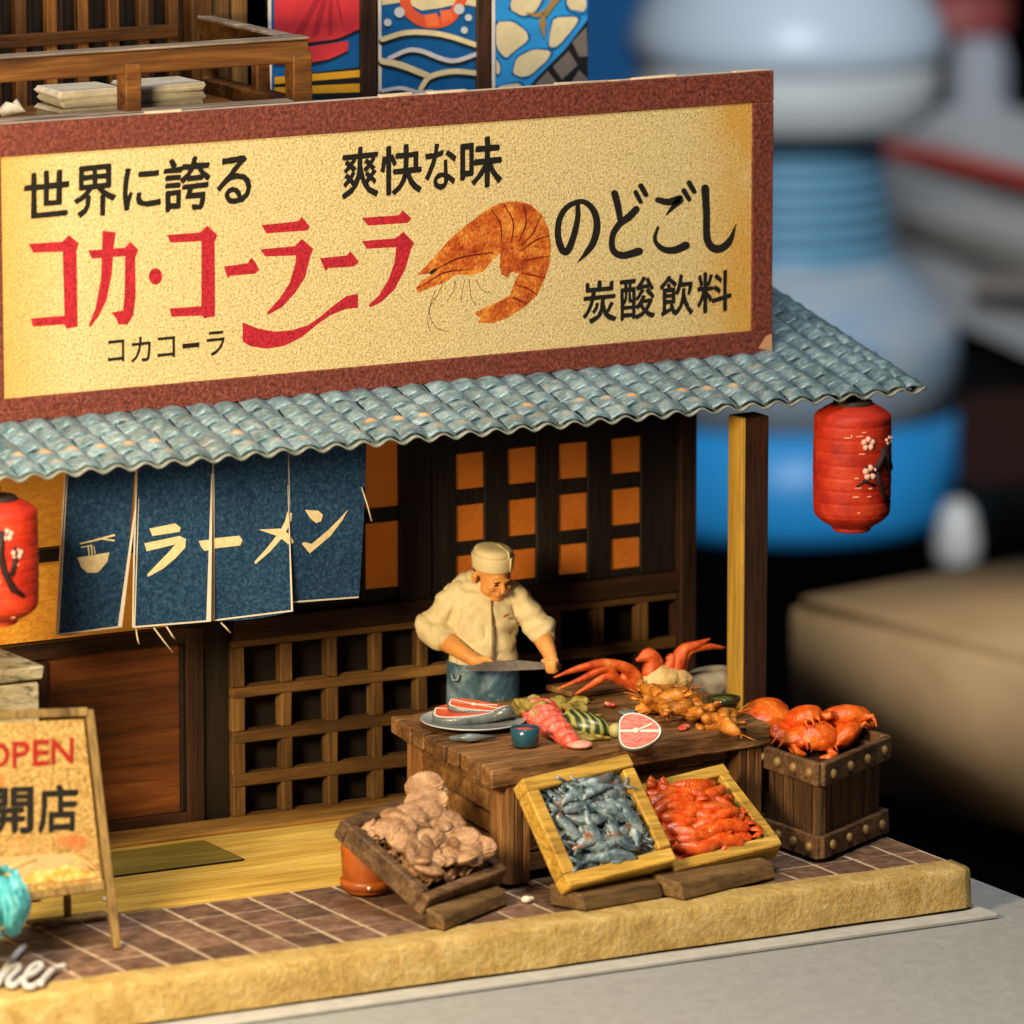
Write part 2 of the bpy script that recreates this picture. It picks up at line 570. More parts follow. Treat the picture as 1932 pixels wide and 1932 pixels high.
# ================================================================== plinth, board, ground of the model
N = NT("grey_plinth")
v = N.coord((1, 1, 1), False)
c = N.ramp(N.noise(v, 9, 6, .7), [(.3, (.27, .285, .295)), (.7, (.345, .36, .37))])
N.bump(N.noise(v, 22, 5, .7), .35, .03)
M_pl = N.done(c, .6, .35)
tag(ob("plinth", MB().box((-6.2, -2.0, (DESK + .003 - .31) / 2), (16.6, 10.4, -.31 - DESK - .003), bev=.05), M_pl), kind="structure")
tag(ob("mount_board", MB().box((-4.2, -.6, -.289), (11.60, 6.22, .036), bev=.01), plain("white_board", (.42, .42, .41), .6, .3)), "white mounting board under the yellow kerb", "board")

# ground slab with grout, tiles, kerb, deck
N = NT("grout"); M_grout = N.done(N.ramp(N.noise(N.coord(), 14, 5, .7), [(.3, (.34, .26, .17)), (.7, (.58, .48, .34))]), .8, .2)
pav = tag(ob("pavement", MB().box((-3.3, -.13, -.128), (9.58, 6.24, .256)), M_grout), kind="structure")
N = NT("brown_tile")
v = N.coord((1, 1, 1))
a = N.noise(v, 9, 7, .72); b = N.noise(N.coord((.3, 1, 1)), 22, 5, .7)
c = N.ramp(a, [(.28, (.060, .036, .026)), (.5, (.155, .088, .060)), (.72, (.28, .185, .13))])
c = N.mix(.5, c, N.ramp(b, [(.35, (.5, .45, .42)), (.6, (1.2, 1.15, 1.1))]), "MULTIPLY")
c = N.vary(c, .3)
N.bump(a, .5, .02)
M_tile = N.done(c, .55, .35)
for j in range(4):
    y0 = -1.915 - j * .34
    y1 = max(y0 - .34, -3.255)
    for i in range(25):
        x0 = -6.06 + i * .305
        x1 = min(x0 + .305, 1.485)
        if x1 - x0 < .05: continue
        g = .0145
        mb = MB().box(((x0 + x1) / 2 + random.uniform(-.003, .003), (y0 + y1) / 2, -.0095 + random.uniform(-.002, .002)), (x1 - x0 - 2 * g, y0 - y1 - 2 * g * .8, .03), None, .003, .0025)
        ob("tile", mb, M_tile, pav)
# kerb with worn plaster face
N = NT("yellow_kerb")
v = N.coord((1, 1, 1), False)
a = N.noise(v, 5, 7, .7, .5); b = N.noise(v, 26, 5, .7)
c = N.ramp(a, [(.3, (.37, .24, .065)), (.5, (.54, .385, .135)), (.7, (.66, .52, .24))])
c = N.mix(.35, c, N.ramp(b, [(.35, (.6, .5, .35)), (.6, (1.15, 1.1, 1.05))]), "MULTIPLY")
N.bump(N.mix(.5, a, b), .9, .05)
M_kerb = N.done(c, .7, .3)
mb = MB()
prof = [(-3.266, -.03), (-3.266, .008), (-3.28, .014), (-3.48, .010), (-3.515, .003), (-3.530, -.018), (-3.537, -.085), (-3.548, -.16), (-3.55, -.252)]
nx = 150
vs, fs = [], []
for i in range(nx + 1):
    x = -8.0 + 9.5 * i / nx
    e = 0.0 if i < nx else .02
    for (y, z) in prof:
        q = Vector((x * 3, y * 6, z * 6))
        vs.append((x - (.06 * max(0, z + .0) if i == nx else 0), y + .009 * noise.noise(q) + (e if y < -3.3 else 0), z + .005 * noise.noise(q + Vector((5, 5, 5)))))
n = len(prof)
for i in range(nx):
    for k in range(n - 1):
        fs.append((i * n + k, (i + 1) * n + k, (i + 1) * n + k + 1, i * n + k + 1))
fs.append(tuple(nx * n + k for k in range(n)))
fs.append(tuple(range(n - 1, -1, -1)))
mb.add(vs, fs, True)
kb = ob("kerb", mb, M_kerb); recalc(kb.data)
tag(kb, kind="structure")
# front sleeve between kerb and slab is filled by the slab; deck of pale wood
tag(ob("wooden_deck", MB().box((-3.3, -.94, .0), (9.58, 1.93, .04), bev=.006), M_deck), kind="structure")
# loose crumbs
for (u, vv, s, lb) in ((993, 1697, .035, "white paper crumb on the dark tiles between the trays"), (200, 1697, .03, "pale crumb beside the leg of the open board")):
    p = pz(u, vv, .03)
    tag(link("crumb", blob("crumb", MB().ell(p, (s, s, s * .7)).ell(p + Vector((s, 0, 0)), (s * .7, s * .6, s * .5)), .009, 1, plain("crumb_white", (.7, .66, .55), .7))), lb, "crumb")

# ================================================================== the shop house
house = thing("shop_house", "two storey dark timber shop house with blue tiled eave and lattice front", "house", (-1.5, .6, 0))
ob("inner_wall", MB().box((-3.25, 1.42, 1.56), (9.35, 2.44, 3.1)), M_back, house)
ob("upper_wall", MB().box((-4.0, 1.66, 5.6), (5.34, .6, 5.0)), M_back, house)

# right-hand latticed front, z 0..1.25
panel = ob("lattice_panel", MB().box((-.43, .176, .64), (3.47, .03, 1.22)), M_back, house)
def vbar(x0, x1, z0, z1, y0, y1, m, par, name="lattice_bar", jit=.003):
    return ob(name, MB().box(((x0 + x1) / 2, (y0 + y1) / 2, (z0 + z1) / 2), (x1 - x0, y1 - y0, z1 - z0), None, .006, jit), m, par)
hz = [(.02, .045), (.25, .335), (.552, .630), (.866, .935), (1.209, 1.26)]
for i, (a, b) in enumerate(hz):
    vbar(-2.166, 1.30, a, b, -.030, .069, M_latticeh, panel)
x = -2.168
i = 0
while x < 1.3:
    w = .096 if i == 0 else .081
    for k in range(4):
        vbar(x + random.uniform(-.004, .004), x + w + random.uniform(-.004, .004), hz[k][1] + .001, hz[k + 1][0] - .001, -.024, .069, M_lattice, panel)
    x += .375 if i == 0 else .3475
    i += 1
# beam, corner post, other posts
vbar(-2.17, 1.305, 1.262, 1.405, -.055, .09, M_househ, house, "beam")
vbar(1.307, 1.432, .02, 3.0, -.07, .10, M_house, house, "corner_post")
vbar(-2.375, -2.171, .02, 3.0, .02, .10, M_black, house, "door_post")
vbar(-.872, -.640, 1.407, 3.0, -.02, .10, M_black, house, "post")
# window with 4 x 3 orange panes
N = NT("orange_paper")
v = N.coord((1, 1, 1))
a = N.noise(v, 5, 4, .6); b = N.noise(N.coord((1, 1, 2.2)), 24, 4, .6)
c = N.ramp(a, [(.3, (.40, .105, .011)), (.7, (.52, .155, .018))])
N.bump(b, .5, .02)
M_pane = N.done(c, .75, .2)
N.b.inputs["Emission Color"].default_value = (.8, .20, .02, 1)
N.b.inputs["Emission Strength"].default_value = .10  # faint added glow that lifts the shaded panes
N = NT("amber_paper")
v = N.coord((1, 1, 2.6), False)
a = N.noise(v, 12, 5, .65, .4); b = N.noise(v, 34, 4, .6)
c = N.ramp(a, [(.3, (.50, .16, .014)), (.5, (.78, .34, .03)), (.7, (.92, .52, .07))])
N.bump(N.mix(.5, a, b), 1.0, .035)
M_amber = N.done(c, .7, .25)
N.b.inputs["Emission Color"].default_value = (.9, .30, .03, 1)
N.b.inputs["Emission Strength"].default_value = .26  # added glow, makes up for lamp light the eave cuts off
cols = [(-.43, -.211), (-.025, .196), (.379, .602), (.792, 1.024)]
rows = [(2.13, 2.377), (1.767, 2.02), (1.458, 1.67)]
win = ob("window", MB().box((.335, .088, 2.2), (1.93, .02, 1.58)), M_back, house)
for a, b in cols:
    for c0, c1 in rows:
        ob("pane", MB().box(((a + b) / 2, .040, (c0 + c1) / 2), (b - a + .02, .02, c1 - c0 + .02), None, 0, .002), M_pane, win)
xs = [-.637] + [q for ab in cols for q in ab] + [1.304]
for k in range(0, len(xs), 2):
    vbar(xs[k], xs[k + 1], 1.407, 3.0, .006, .055, M_black, win, "muntin", .002)
zs = [(1.407, 1.458), (1.67, 1.767), (2.02, 2.13), (2.377, 3.0)]
for a, b in cols:
    for c0, c1 in zs:
        vbar(a + .001, b - .001, c0, c1, .012, .055, M_black, win, "muntin", .002)
# window behind the curtain
win2 = ob("window", MB().box((-1.52, .088, 2.2), (1.3, .02, 1.58)), M_back, house)
for a, b in ((-1.47, -1.17), (-1.13, -.874)):
    for c0, c1 in ((1.503, 1.960), (2.062, 2.62)):
        ob("pane", MB().box(((a + b) / 2, .040, (c0 + c1) / 2), (b - a + .0, .02, c1 - c0 + .02), None, 0, .002), M_pane, win2)
for a, b in ((-2.17, -1.47), (-1.17, -1.13)):
    vbar(a, b, 1.407, 3.0, .006, .055, M_black, win2, "muntin", .002)
for a, b in ((-1.47, -1.17), (-1.13, -.874)):
    for c0, c1 in ((1.407, 1.503), (1.960, 2.062), (2.62, 3.0)):
        vbar(a + .001, b - .001, c0, c1, .012, .055, M_black, win2, "muntin", .002)
# left bay: wainscot panel below, amber paper window above
bay = ob("wainscot_panel", MB().box((-4.5, .06, .70), (3.97, .06, 1.16), None, 0), M_panel, house)
vbar(-2.505, -2.378, .02, 1.385, -.02, .09, M_house, bay, "stile")
vbar(-6.5, -2.507, 1.275, 1.385, -.02, .09, M_househ, bay, "rail")
vbar(-6.5, -2.507, .02, .118, -.02, .09, M_househ, bay, "rail")
vbar(-2.54, -2.512, .125, 1.268, .0, .05, M_black, bay, "moulding")
vbar(-3.64, -3.53, .125, 1.268, -.02, .05, M_house, bay, "stile")
win3 = ob("window", MB().box((-4.5, .095, 2.1), (4.2, .02, 1.4)), M_back, house)
for a, b in ((-6.4, -4.62), (-4.55, -2.62)):
    for c0, c1 in ((1.393, 1.932), (2.022, 2.62)):
        ob("pane", MB().box(((a + b) / 2, .06, (c0 + c1) / 2), (b - a, .02, c1 - c0), None, 0, .001), M_amber, win3)
vbar(-6.4, -2.62, 1.935, 2.019, -.03, .075, M_black, win3, "muntin")
vbar(-4.618, -4.552, 1.39, 1.934, -.02, .075, M_black, win3, "muntin")
vbar(-4.618, -4.552, 2.02, 2.62, -.02, .075, M_black, win3, "muntin")
vbar(-2.617, -2.377, 1.39, 3.0, -.02, .09, M_black, win3, "muntin")
vbar(-6.4, -2.62, 2.622, 3.0, -.02, .085, M_black, win3, "muntin")
ob("threshold", MB().box((-2.6, -.19, .035), (8.0, .33, .03), None, .008), M_thresh, house)

# upper storey lattice behind the balcony
ul = ob("upper_lattice", MB().box((-4.0, 1.355, 5.6), (5.3, .02, 3.6)), M_back, house)
x = -6.3
zb = py(191, 66, 1.2).z
zl = py(60, 280, 1.2).z
while x < -1.95:
    ob("slat", MB().box((x, 1.20, 5.6), (.078, .07, 3.4), None, .006, .006), M_upper, ul)
    ob("back_slat", MB().box((x + .10, 1.30, 5.6), (.06, .05, 3.4), None, .006, .006), M_house, ul)
    x += .228
for z in (zb, zl, zb + .95):
    ob("rail", MB().box((-4.2, 1.18, z), (4.5, .07, .085), None, .006, .003), M_rail, ul)
ob("upper_post", MB().box((-1.79, 1.17, 5.6), (.16, .14, 3.4), None, .01), M_upper, house)
for xx in (-1.60, -1.46):
    ob("wall_plank", MB().box((xx, 1.24, 5.6), (.12, .10, 3.4), None, .006), M_lattice, house)
# balcony
bal = ob("balcony", MB().box((-4.2, .45, 4.60), (5.0, 1.5, .06)), M_house, house)
bx1, by0 = -1.70, -.30
ztop, zbot = 5.345, 4.90
def rail(a, b, w, t, name, m): return ob(name, MB().bar(a, b, w, t, (0, 0, 1), .008, .006), m, bal)
rail((-6.6, by0 + .06, ztop - .095), (bx1, by0 + .06, ztop - .095), .11, .15, "front_rail", M_rail)
rail((-6.6, by0 + .06, ztop - .008), (bx1, by0 + .06, ztop - .008), .13, .022, "rail_cap", M_railtop)
rail((bx1 - .06, by0 + .13, ztop - .095), (bx1 - .06, 1.16, ztop - .095), .11, .15, "side_rail", M_rail)
rail((bx1 - .06, by0 + .127, ztop - .008), (bx1 - .06, 1.16, ztop - .008), .13, .022, "rail_cap", M_railtop)
rail((-6.6, by0 + .06, 4.87), (bx1, by0 + .06, 4.87), .12, .10, "bottom_rail", M_rail)
rail((-6.6, by0 + .06, 4.928), (bx1 - .01, by0 + .06, 4.928), .13, .014, "rail_cap", M_railtop)
rail((bx1 - .06, by0 + .13, 4.87), (bx1 - .06, 1.16, 4.87), .12, .12, "bottom_rail", M_rail)
def bpost(x, y, s=.12): ob("baluster", MB().box((x, y, 5.05), (s, s, .39), None, .008, .006), M_rail, bal)
bpost(bx1 - .055, by0 + .055, .14); bpost(py(244, 130, by0 + .06).x, by0 + .06, .12)
bpost(bx1 - .06, .30, .10); bpost(-4.9, by0 + .06)
bpost(bx1 - .06, 1.10, .12)
# stacked white slabs on the balcony floor
M_slab = plain("grey_white_cloth", (.56, .52, .43), .8, .2, .2, 6, .4, 20, .02)
ob("balcony_floor_board", MB().box((-4.2, .40, 4.80), (4.9, 1.25, .06)), M_rail, bal)
for k, (u0, u1, sh) in enumerate(((112, 222, "left"), (255, 388, "right"))):
    xa, xb = py(u0, 190, .0).x, py(u1, 175, .25).x
    for q in range(4):
        mb = MB()
        w = (xb - xa) * (.86 if k == 0 else .80)
        mb.box((xa + w / 2 + random.uniform(-.01, .01), .18, 4.86 + q * .056), (w, .42, .050), Matrix.Rotation(random.uniform(-.03, .03), 3, "Z"), .02, .008)
        pos = ("lowest", "second", "third", "topmost")[q]
        tag(ob("folded_cloth", mb, M_slab), f"{pos} off-white folded slab of the {sh} stack on the balcony", "folded cloth", "folded white slabs stacked on the balcony")
tag(ob("white_scrap", MB().tube([py(0, 215, .3), py(15, 205, .3), py(40, 205, .3), py(28, 190, .3)], [.03, .05, .045, .02], 6), M_slab), "small white scrap on the balcony at the left edge", "scrap")

# ------------------------------------------------------------------ roof
ZE, YE, SL = 2.865, -1.72, .20
def roof_mat(GLINT):
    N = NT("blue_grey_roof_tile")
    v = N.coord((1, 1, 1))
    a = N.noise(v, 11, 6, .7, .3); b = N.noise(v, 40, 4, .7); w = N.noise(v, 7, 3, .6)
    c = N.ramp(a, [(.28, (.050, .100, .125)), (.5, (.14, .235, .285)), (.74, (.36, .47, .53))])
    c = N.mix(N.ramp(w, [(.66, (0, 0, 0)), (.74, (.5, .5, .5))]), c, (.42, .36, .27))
    if GLINT:  # warm reflection painted on the crest as a pale worn spot
        sp = N.n("ShaderNodeTexCoord"); gr = N.n("ShaderNodeVectorMath", operation="DISTANCE"); gr.inputs[1].default_value = GLINT[0]; N.l(sp.outputs["Object"], gr.inputs[0])
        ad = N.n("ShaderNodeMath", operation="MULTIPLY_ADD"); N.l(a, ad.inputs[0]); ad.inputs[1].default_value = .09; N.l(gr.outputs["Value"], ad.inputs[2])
        c = N.mix(N.ramp(ad.outputs[0], [(GLINT[1], (GLINT[3],) * 3), (GLINT[2], (0, 0, 0))]), c, GLINT[4])
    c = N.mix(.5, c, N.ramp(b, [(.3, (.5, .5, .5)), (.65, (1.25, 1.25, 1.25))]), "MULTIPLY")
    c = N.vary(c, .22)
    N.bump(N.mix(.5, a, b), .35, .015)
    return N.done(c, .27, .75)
M_tileR = roof_mat(None)
M_tileGlint1 = roof_mat(((0, .09, .05), .06, .10, 1.0, (.74, .44, .22)))  # second row: strong peach reflection painted into the tile colour
M_tileGlint0 = roof_mat(((0, .08, .05), .05, .11, .45, (.48, .42, .32)))  # eave row: wider, fainter cream reflection painted in
N = NT("roof_sheet"); 
c = N.ramp(N.noise(N.coord((1, 1, 1), False), 12, 5, .7), [(.3, (.10, .13, .125)), (.7, (.30, .32, .29))])
M_sheet = N.done(c, .5, .4)
PW, PL = .196, .168
XL, XR = -5.20, 2.262
def rz(x, y): return ZE + SL * (y - YE)
def wave(x): return .021 * cos(2 * pi * (x - XR) / PW)
roof_mb = MB()
nx = int((XR - XL) / PW * 8)
ys = [YE, YE + .1, .3, 1.15]
vs, fs = [], []
for lay in (0, 1):
    for i in range(nx + 1):
        x = XL + (XR - XL) * i / nx
        for y in ys:
            vs.append((x, y, rz(x, y) + wave(x) - .012 * lay))
n = len(ys); off = (nx + 1) * n
for i in range(nx):
    for k in range(n - 1):
        q = (i * n + k, (i + 1) * n + k, (i + 1) * n + k + 1, i * n + k + 1)
        fs.append(q); fs.append(tuple(off + j for j in reversed(q)))
    fs.append((i * n, off + i * n, off + (i + 1) * n, (i + 1) * n))
    fs.append(((i + 1) * n + n - 1, off + (i + 1) * n + n - 1, off + i * n + n - 1, i * n + n - 1))
for k in range(n - 1):
    fs.append((k, k + 1, off + k + 1, off + k)); fs.append((nx * n + k + 1, nx * n + k, off + nx * n + k, off + nx * n + k + 1))
roof_mb.add(vs, fs, True)
roof = ob("roof", roof_mb, M_sheet, house)
variants, glint1, glint0 = [], [], []
for q in range(5):
    mb = MB()
    vs, fs = [], []
    A, B = 9, 9
    ph = random.uniform(0, 9)
    for i in range(A + 1):
        xx = -PW / 2 + PW * i / A
        for k in range(B + 1):
            s = k / B
            yv = s * (PL + .03)
            prof = .30 + .70 * sin(pi * min(1, s * .92 + .10)) ** .8
            cx = max(0.0, cos(pi * xx / PW)) ** 1.25
            zz = .004 + .040 * cx * prof + .012 * (1 - s) * cx + .006 * noise.noise(Vector((xx * 20, yv * 20, ph)))
            vs.append((xx + .03 * (s - .5), yv + .012 * (1 - cx) * (1 if k == 0 else .3), zz + SL * yv - .012))
    for i in range(A):
        for k in range(B):
            fs.append((i * (B + 1) + k, (i + 1) * (B + 1) + k, (i + 1) * (B + 1) + k + 1, i * (B + 1) + k + 1))
    n0 = len(vs)
    for i in range(A + 1):
        a0 = vs[i * (B + 1)]
        vs.append((a0[0], a0[1] + .005, a0[2] - .014))
    for i in range(A):
        fs.append((i * (B + 1), n0 + i, n0 + i + 1, (i + 1) * (B + 1)))
    mb.add(vs, fs, True)
    variants.append(make_mesh("roof_tile", mb, M_tileR))
    glint1.append(make_mesh("roof_tile", mb, M_tileGlint1)); glint0.append(make_mesh("roof_tile", mb, M_tileGlint0))
nc = int((XR - XL) / PW)
for ci in range(nc):
    x = XR - PW * (ci + .5) + PW * .5 - PW * .5
    x = XR - PW * ci - .0
    if ci == 0: x -= PW * .0
    for r in range(13):
        y = YE - .004 + r * PL
        if x < 1.60 and r > 4: continue
        if x > XR - .05 and ci == 0: x = XR - .09
        o = link("roof_tile", random.choice(glint1 if r == 1 and x < .9 and random.random() < .72 else glint0 if r == 0 and random.random() < .5 else variants), roof, False)
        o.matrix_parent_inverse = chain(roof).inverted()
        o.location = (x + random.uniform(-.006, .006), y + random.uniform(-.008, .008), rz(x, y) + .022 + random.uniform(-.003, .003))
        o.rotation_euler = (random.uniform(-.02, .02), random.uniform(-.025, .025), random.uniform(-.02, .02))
# eave batten under the sheet
ob("eave_batten", MB().box((-1.5, -1.40, ZE - .02), (7.2, .08, .06), None, .01), M_house, roof)
ob("rafter", MB().bar((2.14, -1.5, ZE - .0), (2.14, .9, ZE + .47), .07, .07), M_house, roof)

# yellow eave post
t = thing("eave_post", "square yellow-brown timber post holding up the right end of the eave", "post", (1.0, -1.5, .0))
px0 = .95
ob("shaft", MB().box((px0 + .108, -1.40, 1.385), (.190, .18, 2.72), None, .010, .004), M_house, t)
ob("yellow_facing", MB().box((px0 + .006, -1.40, 1.385), (.030, .195, 2.715), None, .006, .004), M_post, t)
ob("foot", MB().box((px0 + .088, -1.40, .012), (.19, .28, .024), None, .004), M_house, t)

# ================================================================== big sign board
SY = -.85
t = thing("shop_sign", "long cream sign board with red katakana, a shrimp picture and dark red frame", "sign", (-1.5, SY, 3.05))
N = NT("cream_sign_paper")
tc = N.n("ShaderNodeTexCoord")
v = N.coord((1, 1, 1), False)
sx = N.n("ShaderNodeSeparateXYZ"); N.l(tc.outputs["Object"], sx.inputs[0])
g1 = N.noise(v, 62, 3, .7); g2 = N.noise(v, 100, 3, .7); st = N.noise(N.coord((1.2, 1, .5), False), 2.2, 4, .6)
c = N.ramp(g1, [(.34, (.38, .29, .12)), (.46, (.64, .51, .235)), (.60, (.76, .64, .36))])
def band(x0, x1):
    q = N.n("ShaderNodeMapRange"); q.inputs[1].default_value = x0; q.inputs[2].default_value = x1
    N.l(sx.outputs[0], q.inputs[0]); return q.outputs[0]
def mul(a, b):
    q = N.n("ShaderNodeMath", operation="MULTIPLY"); N.l(a, q.inputs[0])
    if hasattr(b, "is_linked"): N.l(b, q.inputs[1])
    else: q.inputs[1].default_value = b
    return q.outputs[0]
def add(a, b):
    q = N.n("ShaderNodeMath", operation="ADD"); N.l(a, q.inputs[0]); N.l(b, q.inputs[1]); return q.outputs[0]
stain = mul(add(mul(band(.85, 1.22), N.ramp(st, [(.35, (.2, .2, .2)), (.6, (1, 1, 1))])), band(-3.75, -4.3)), .85)
c = N.mix(stain, c, (.62, .33, .045))
c = N.mix(.45, c, N.ramp(g2, [(.36, (.25, .2, .10)), (.46, (1, 1, 1)), (.7, (1.15, 1.12, 1.05))]), "MULTIPLY")
N.bump(N.mix(.4, g1, g2), .55, .03)
M_cream = N.done(c, .6, .3)
N = NT("dark_red_frame")
v = N.coord((1, 1, 1), False)
g1 = N.noise(v, 38, 4, .75); g2 = N.noise(v, 3, 3)
c = N.ramp(g1, [(.32, (.035, .007, .005)), (.48, (.15, .031, .021)), (.66, (.30, .085, .055))])
c = N.mix(N.ramp(g2, [(.4, (0, 0, 0)), (.7, (.35, .35, .35))]), c, (.12, .028, .018))
N.bump(g1, .55, .03)
M_frame = N.done(c, .55, .35)
M_core = plain("paper_core", (.62, .50, .36), .8, .2, .2, 10, .3)
SXL, SXR = py(-14, 500, SY).x, py(1457, 400, SY).x
SZB, SZT = py(1455, 664, SY).z, py(1452, 133, SY).z
ob("board", MB().box(((SXL + SXR) / 2, SY + .052, (SZB + SZT) / 2), (SXR - SXL, .08, SZT - SZB), None, .006), M_core, t)
fw_t, fw_b, fw_r = py(1400, 195, SY), py(1400, 625, SY), py(1417, 400, SY)
ZT_, ZB_, XR_ = fw_t.z, fw_b.z, fw_r.x
XL_ = py(3, 500, SY).x
ob("face", MB().box(((XL_ + XR_) / 2, SY + .004, (ZT_ + ZB_) / 2), (XR_ - XL_ + .02, .016, ZT_ - ZB_ + .02)), M_cream, t)
for (x0, x1, z0, z1) in ((SXL, SXR, ZT_, SZT), (SXL, SXR, SZB, ZB_), (SXL, XL_, ZB_ + .001, ZT_ - .001), (XR_, SXR, ZB_ + .001, ZT_ - .001)):
    ob("frame_rail", MB().box(((x0 + x1) / 2, SY + .002, (z0 + z1) / 2), (x1 - x0, .036, z1 - z0), None, .007, .002), M_frame, t)
# bare worn corner and torn edge
ob("worn_corner", MB().plate([py(1432, 657, SY - .02), py(1457, 662, SY - .02), py(1456, 630, SY - .02), py(1446, 634, SY - .02)], (0, -1, 0), .004), plain("bare_card", (.50, .27, .15), .8), t)
for k in range(9):
    x = random.uniform(-1.2, SXR - .2) if k < 7 else random.uniform(-4, -1)
    ob("torn_edge", MB().bar((x, SY + .03, SZT + .004), (min(x + random.uniform(.12, .4), SXR - .012), SY + .03, SZT + .004), .04, random.uniform(.008, .022), (0, 0, 1), .002, .005), M_core, t)

M_ink = plain("black_ink", (.012, .011, .010), .6, .25, .3, 30, .3, 60)
M_red = plain("red_ink", (.40, .016, .030), .55, .3, .45, 45, .5, 60, .02)
FY = SY - .0045
def sign_poly(pts, f, m, name="letter", y=FY, parent=None, t_=.004):
    P = [py(*f(p), y) for p in pts]
    return ob(name, MB().plate(P, (0, -1, 0), t_), m, parent or t)
fA, fB, fC, fD = crop(50, 780, 2.273), crop(850, 780, 2.273), crop(1600, 750, 2.972), crop(2150, 680, 2.1467)
for pts, f in (
    ([(145, 435), (450, 415), (510, 355), (600, 430), (580, 500), (590, 1185), (490, 1205), (470, 1165), (185, 1185), (165, 1110), (470, 1085), (455, 505), (185, 515)], fA),
    ([(815, 315), (935, 330), (915, 480), (900, 700), (850, 950), (780, 1090), (705, 1190), (690, 1170), (750, 1020), (800, 760), (810, 480)], fA),
    ([(1400, 355), (1700, 330), (1765, 270), (1855, 355), (1830, 420), (1835, 1090), (1735, 1110), (1715, 1085), (1440, 1095), (1420, 1020), (1710, 1000), (1710, 410), (1430, 425)], fA),
    ([(1295 + 62 * cos(q * pi / 8), 730 + 75 * sin(q * pi / 8)) for q in range(16)], fA),
    ([(95, 640), (310, 610), (345, 560), (380, 600), (415, 670), (380, 705), (150, 725), (130, 750)], fB),
    ([(435, 265), (770, 230), (800, 190), (875, 280), (850, 315), (480, 340)], fB),
    ([(425, 485), (740, 455), (800, 390), (905, 480), (875, 560), (830, 740), (740, 880), (620, 1010), (490, 1080), (485, 1055), (600, 930), (690, 790), (740, 620), (750, 540), (470, 550)], fB),
    ([(965, 565), (1210, 540), (1240, 500), (1320, 600), (1270, 640), (1040, 655), (1015, 685)], fB),
    ([(1345, 200), (1680, 175), (1715, 130), (1795, 205), (1760, 245), (1400, 270)], fB),
    ([(1345, 410), (1650, 385), (1720, 325), (1820, 430), (1790, 480), (1740, 660), (1640, 850), (1520, 960), (1425, 1010), (1405, 990), (1500, 900), (1590, 750), (1640, 600), (1655, 465), (1390, 480)], fB),
): sign_poly(pts, f, M_red)
sign_poly([(685, 495), (1020, 470), (1065, 415), (1140, 490), (1110, 560), (1115, 900), (1095, 1080), (1040, 1165), (960, 1165), (940, 1110), (895, 1055), (1000, 1040), (1015, 900), (1020, 545), (720, 570)], fA, M_red, y=FY - .0015)
sw = [(265, 1145), (400, 1200), (560, 1230), (720, 1215), (860, 1170), (960, 1100), (1080, 1000), (1200, 910), (1310, 885), (1310, 1015), (1200, 1025), (1060, 1080), (940, 1165), (800, 1280), (640, 1360), (480, 1385), (330, 1360), (265, 1320)]
sign_poly(sw, fB, M_red, "swoosh")

# brush strokes of the big hiragana
def brush(pts, w, f, m, name="brush_stroke", y=FY, parent=None):
    out, L, Rr = stroke2d(pts, w)
    P = [py(*f(p), y) for p in out]
    return ob(name, MB().plate(P, (0, -1, 0), .004), m, parent or t)
def ribbon(pts, w, f, m, name="brush_stroke", y=FY, parent=None):
    out, L, Rr = stroke2d(pts, w)
    mb = MB()
    n = len(L)
    vs = [py(*f((q.x, q.y)), y) for q in L] + [py(*f((q.x, q.y)), y) for q in Rr]
    mb.add(vs, [(i, i + 1, n + i + 1, n + i) for i in range(n - 1)])
    for e in (0, n - 1):
        c0, r0 = (L[e] + Rr[e]) / 2, (L[e] - Rr[e]).length / 2
        mb.add([py(*f((c0.x + r0 * cos(a * pi / 5), c0.y + r0 * sin(a * pi / 5))), y - .0006) for a in range(10)], [tuple(range(10))])
    return ob(name, mb, m, parent or t)
for pts, w, dy in (
    ([(325, 290), (325, 400), (290, 560), (235, 690), (185, 665), (155, 540), (175, 400), (250, 300), (370, 265), (460, 340), (490, 470), (460, 610), (400, 700), (330, 780)], [40, 50, 60, 62, 55, 50, 45, 58, 64, 55, 12], 0),
    ([(640, 195), (668, 300), (688, 420)], [62, 60, 50], .001),
    ([(825, 330), (770, 390), (680, 460), (622, 560), (628, 680), (710, 725), (850, 690)], [62, 66, 55, 52, 62, 70], 0),
    ([(820, 185), (862, 265)], [42, 40], 0), ([(865, 130), (908, 205)], [48, 46], 0),
    ([(1010, 250), (1100, 268), (1205, 240), (1150, 300), (1085, 375)], [50, 66, 60, 14], 0),
    ([(1010, 485), (985, 590), (1050, 668), (1150, 680), (1250, 640)], [24, 40, 62, 72], 0),
    ([(1232, 170), (1278, 245)], [46, 42], 0), ([(1278, 105), (1320, 178)], [48, 44], 0),
    ([(1415, 150), (1425, 350), (1432, 580), (1485, 662), (1560, 660), (1630, 590), (1678, 460)], [70, 62, 66, 72, 62, 8], 0),
): ribbon(pts, w, fD, M_ink, y=FY - dy)

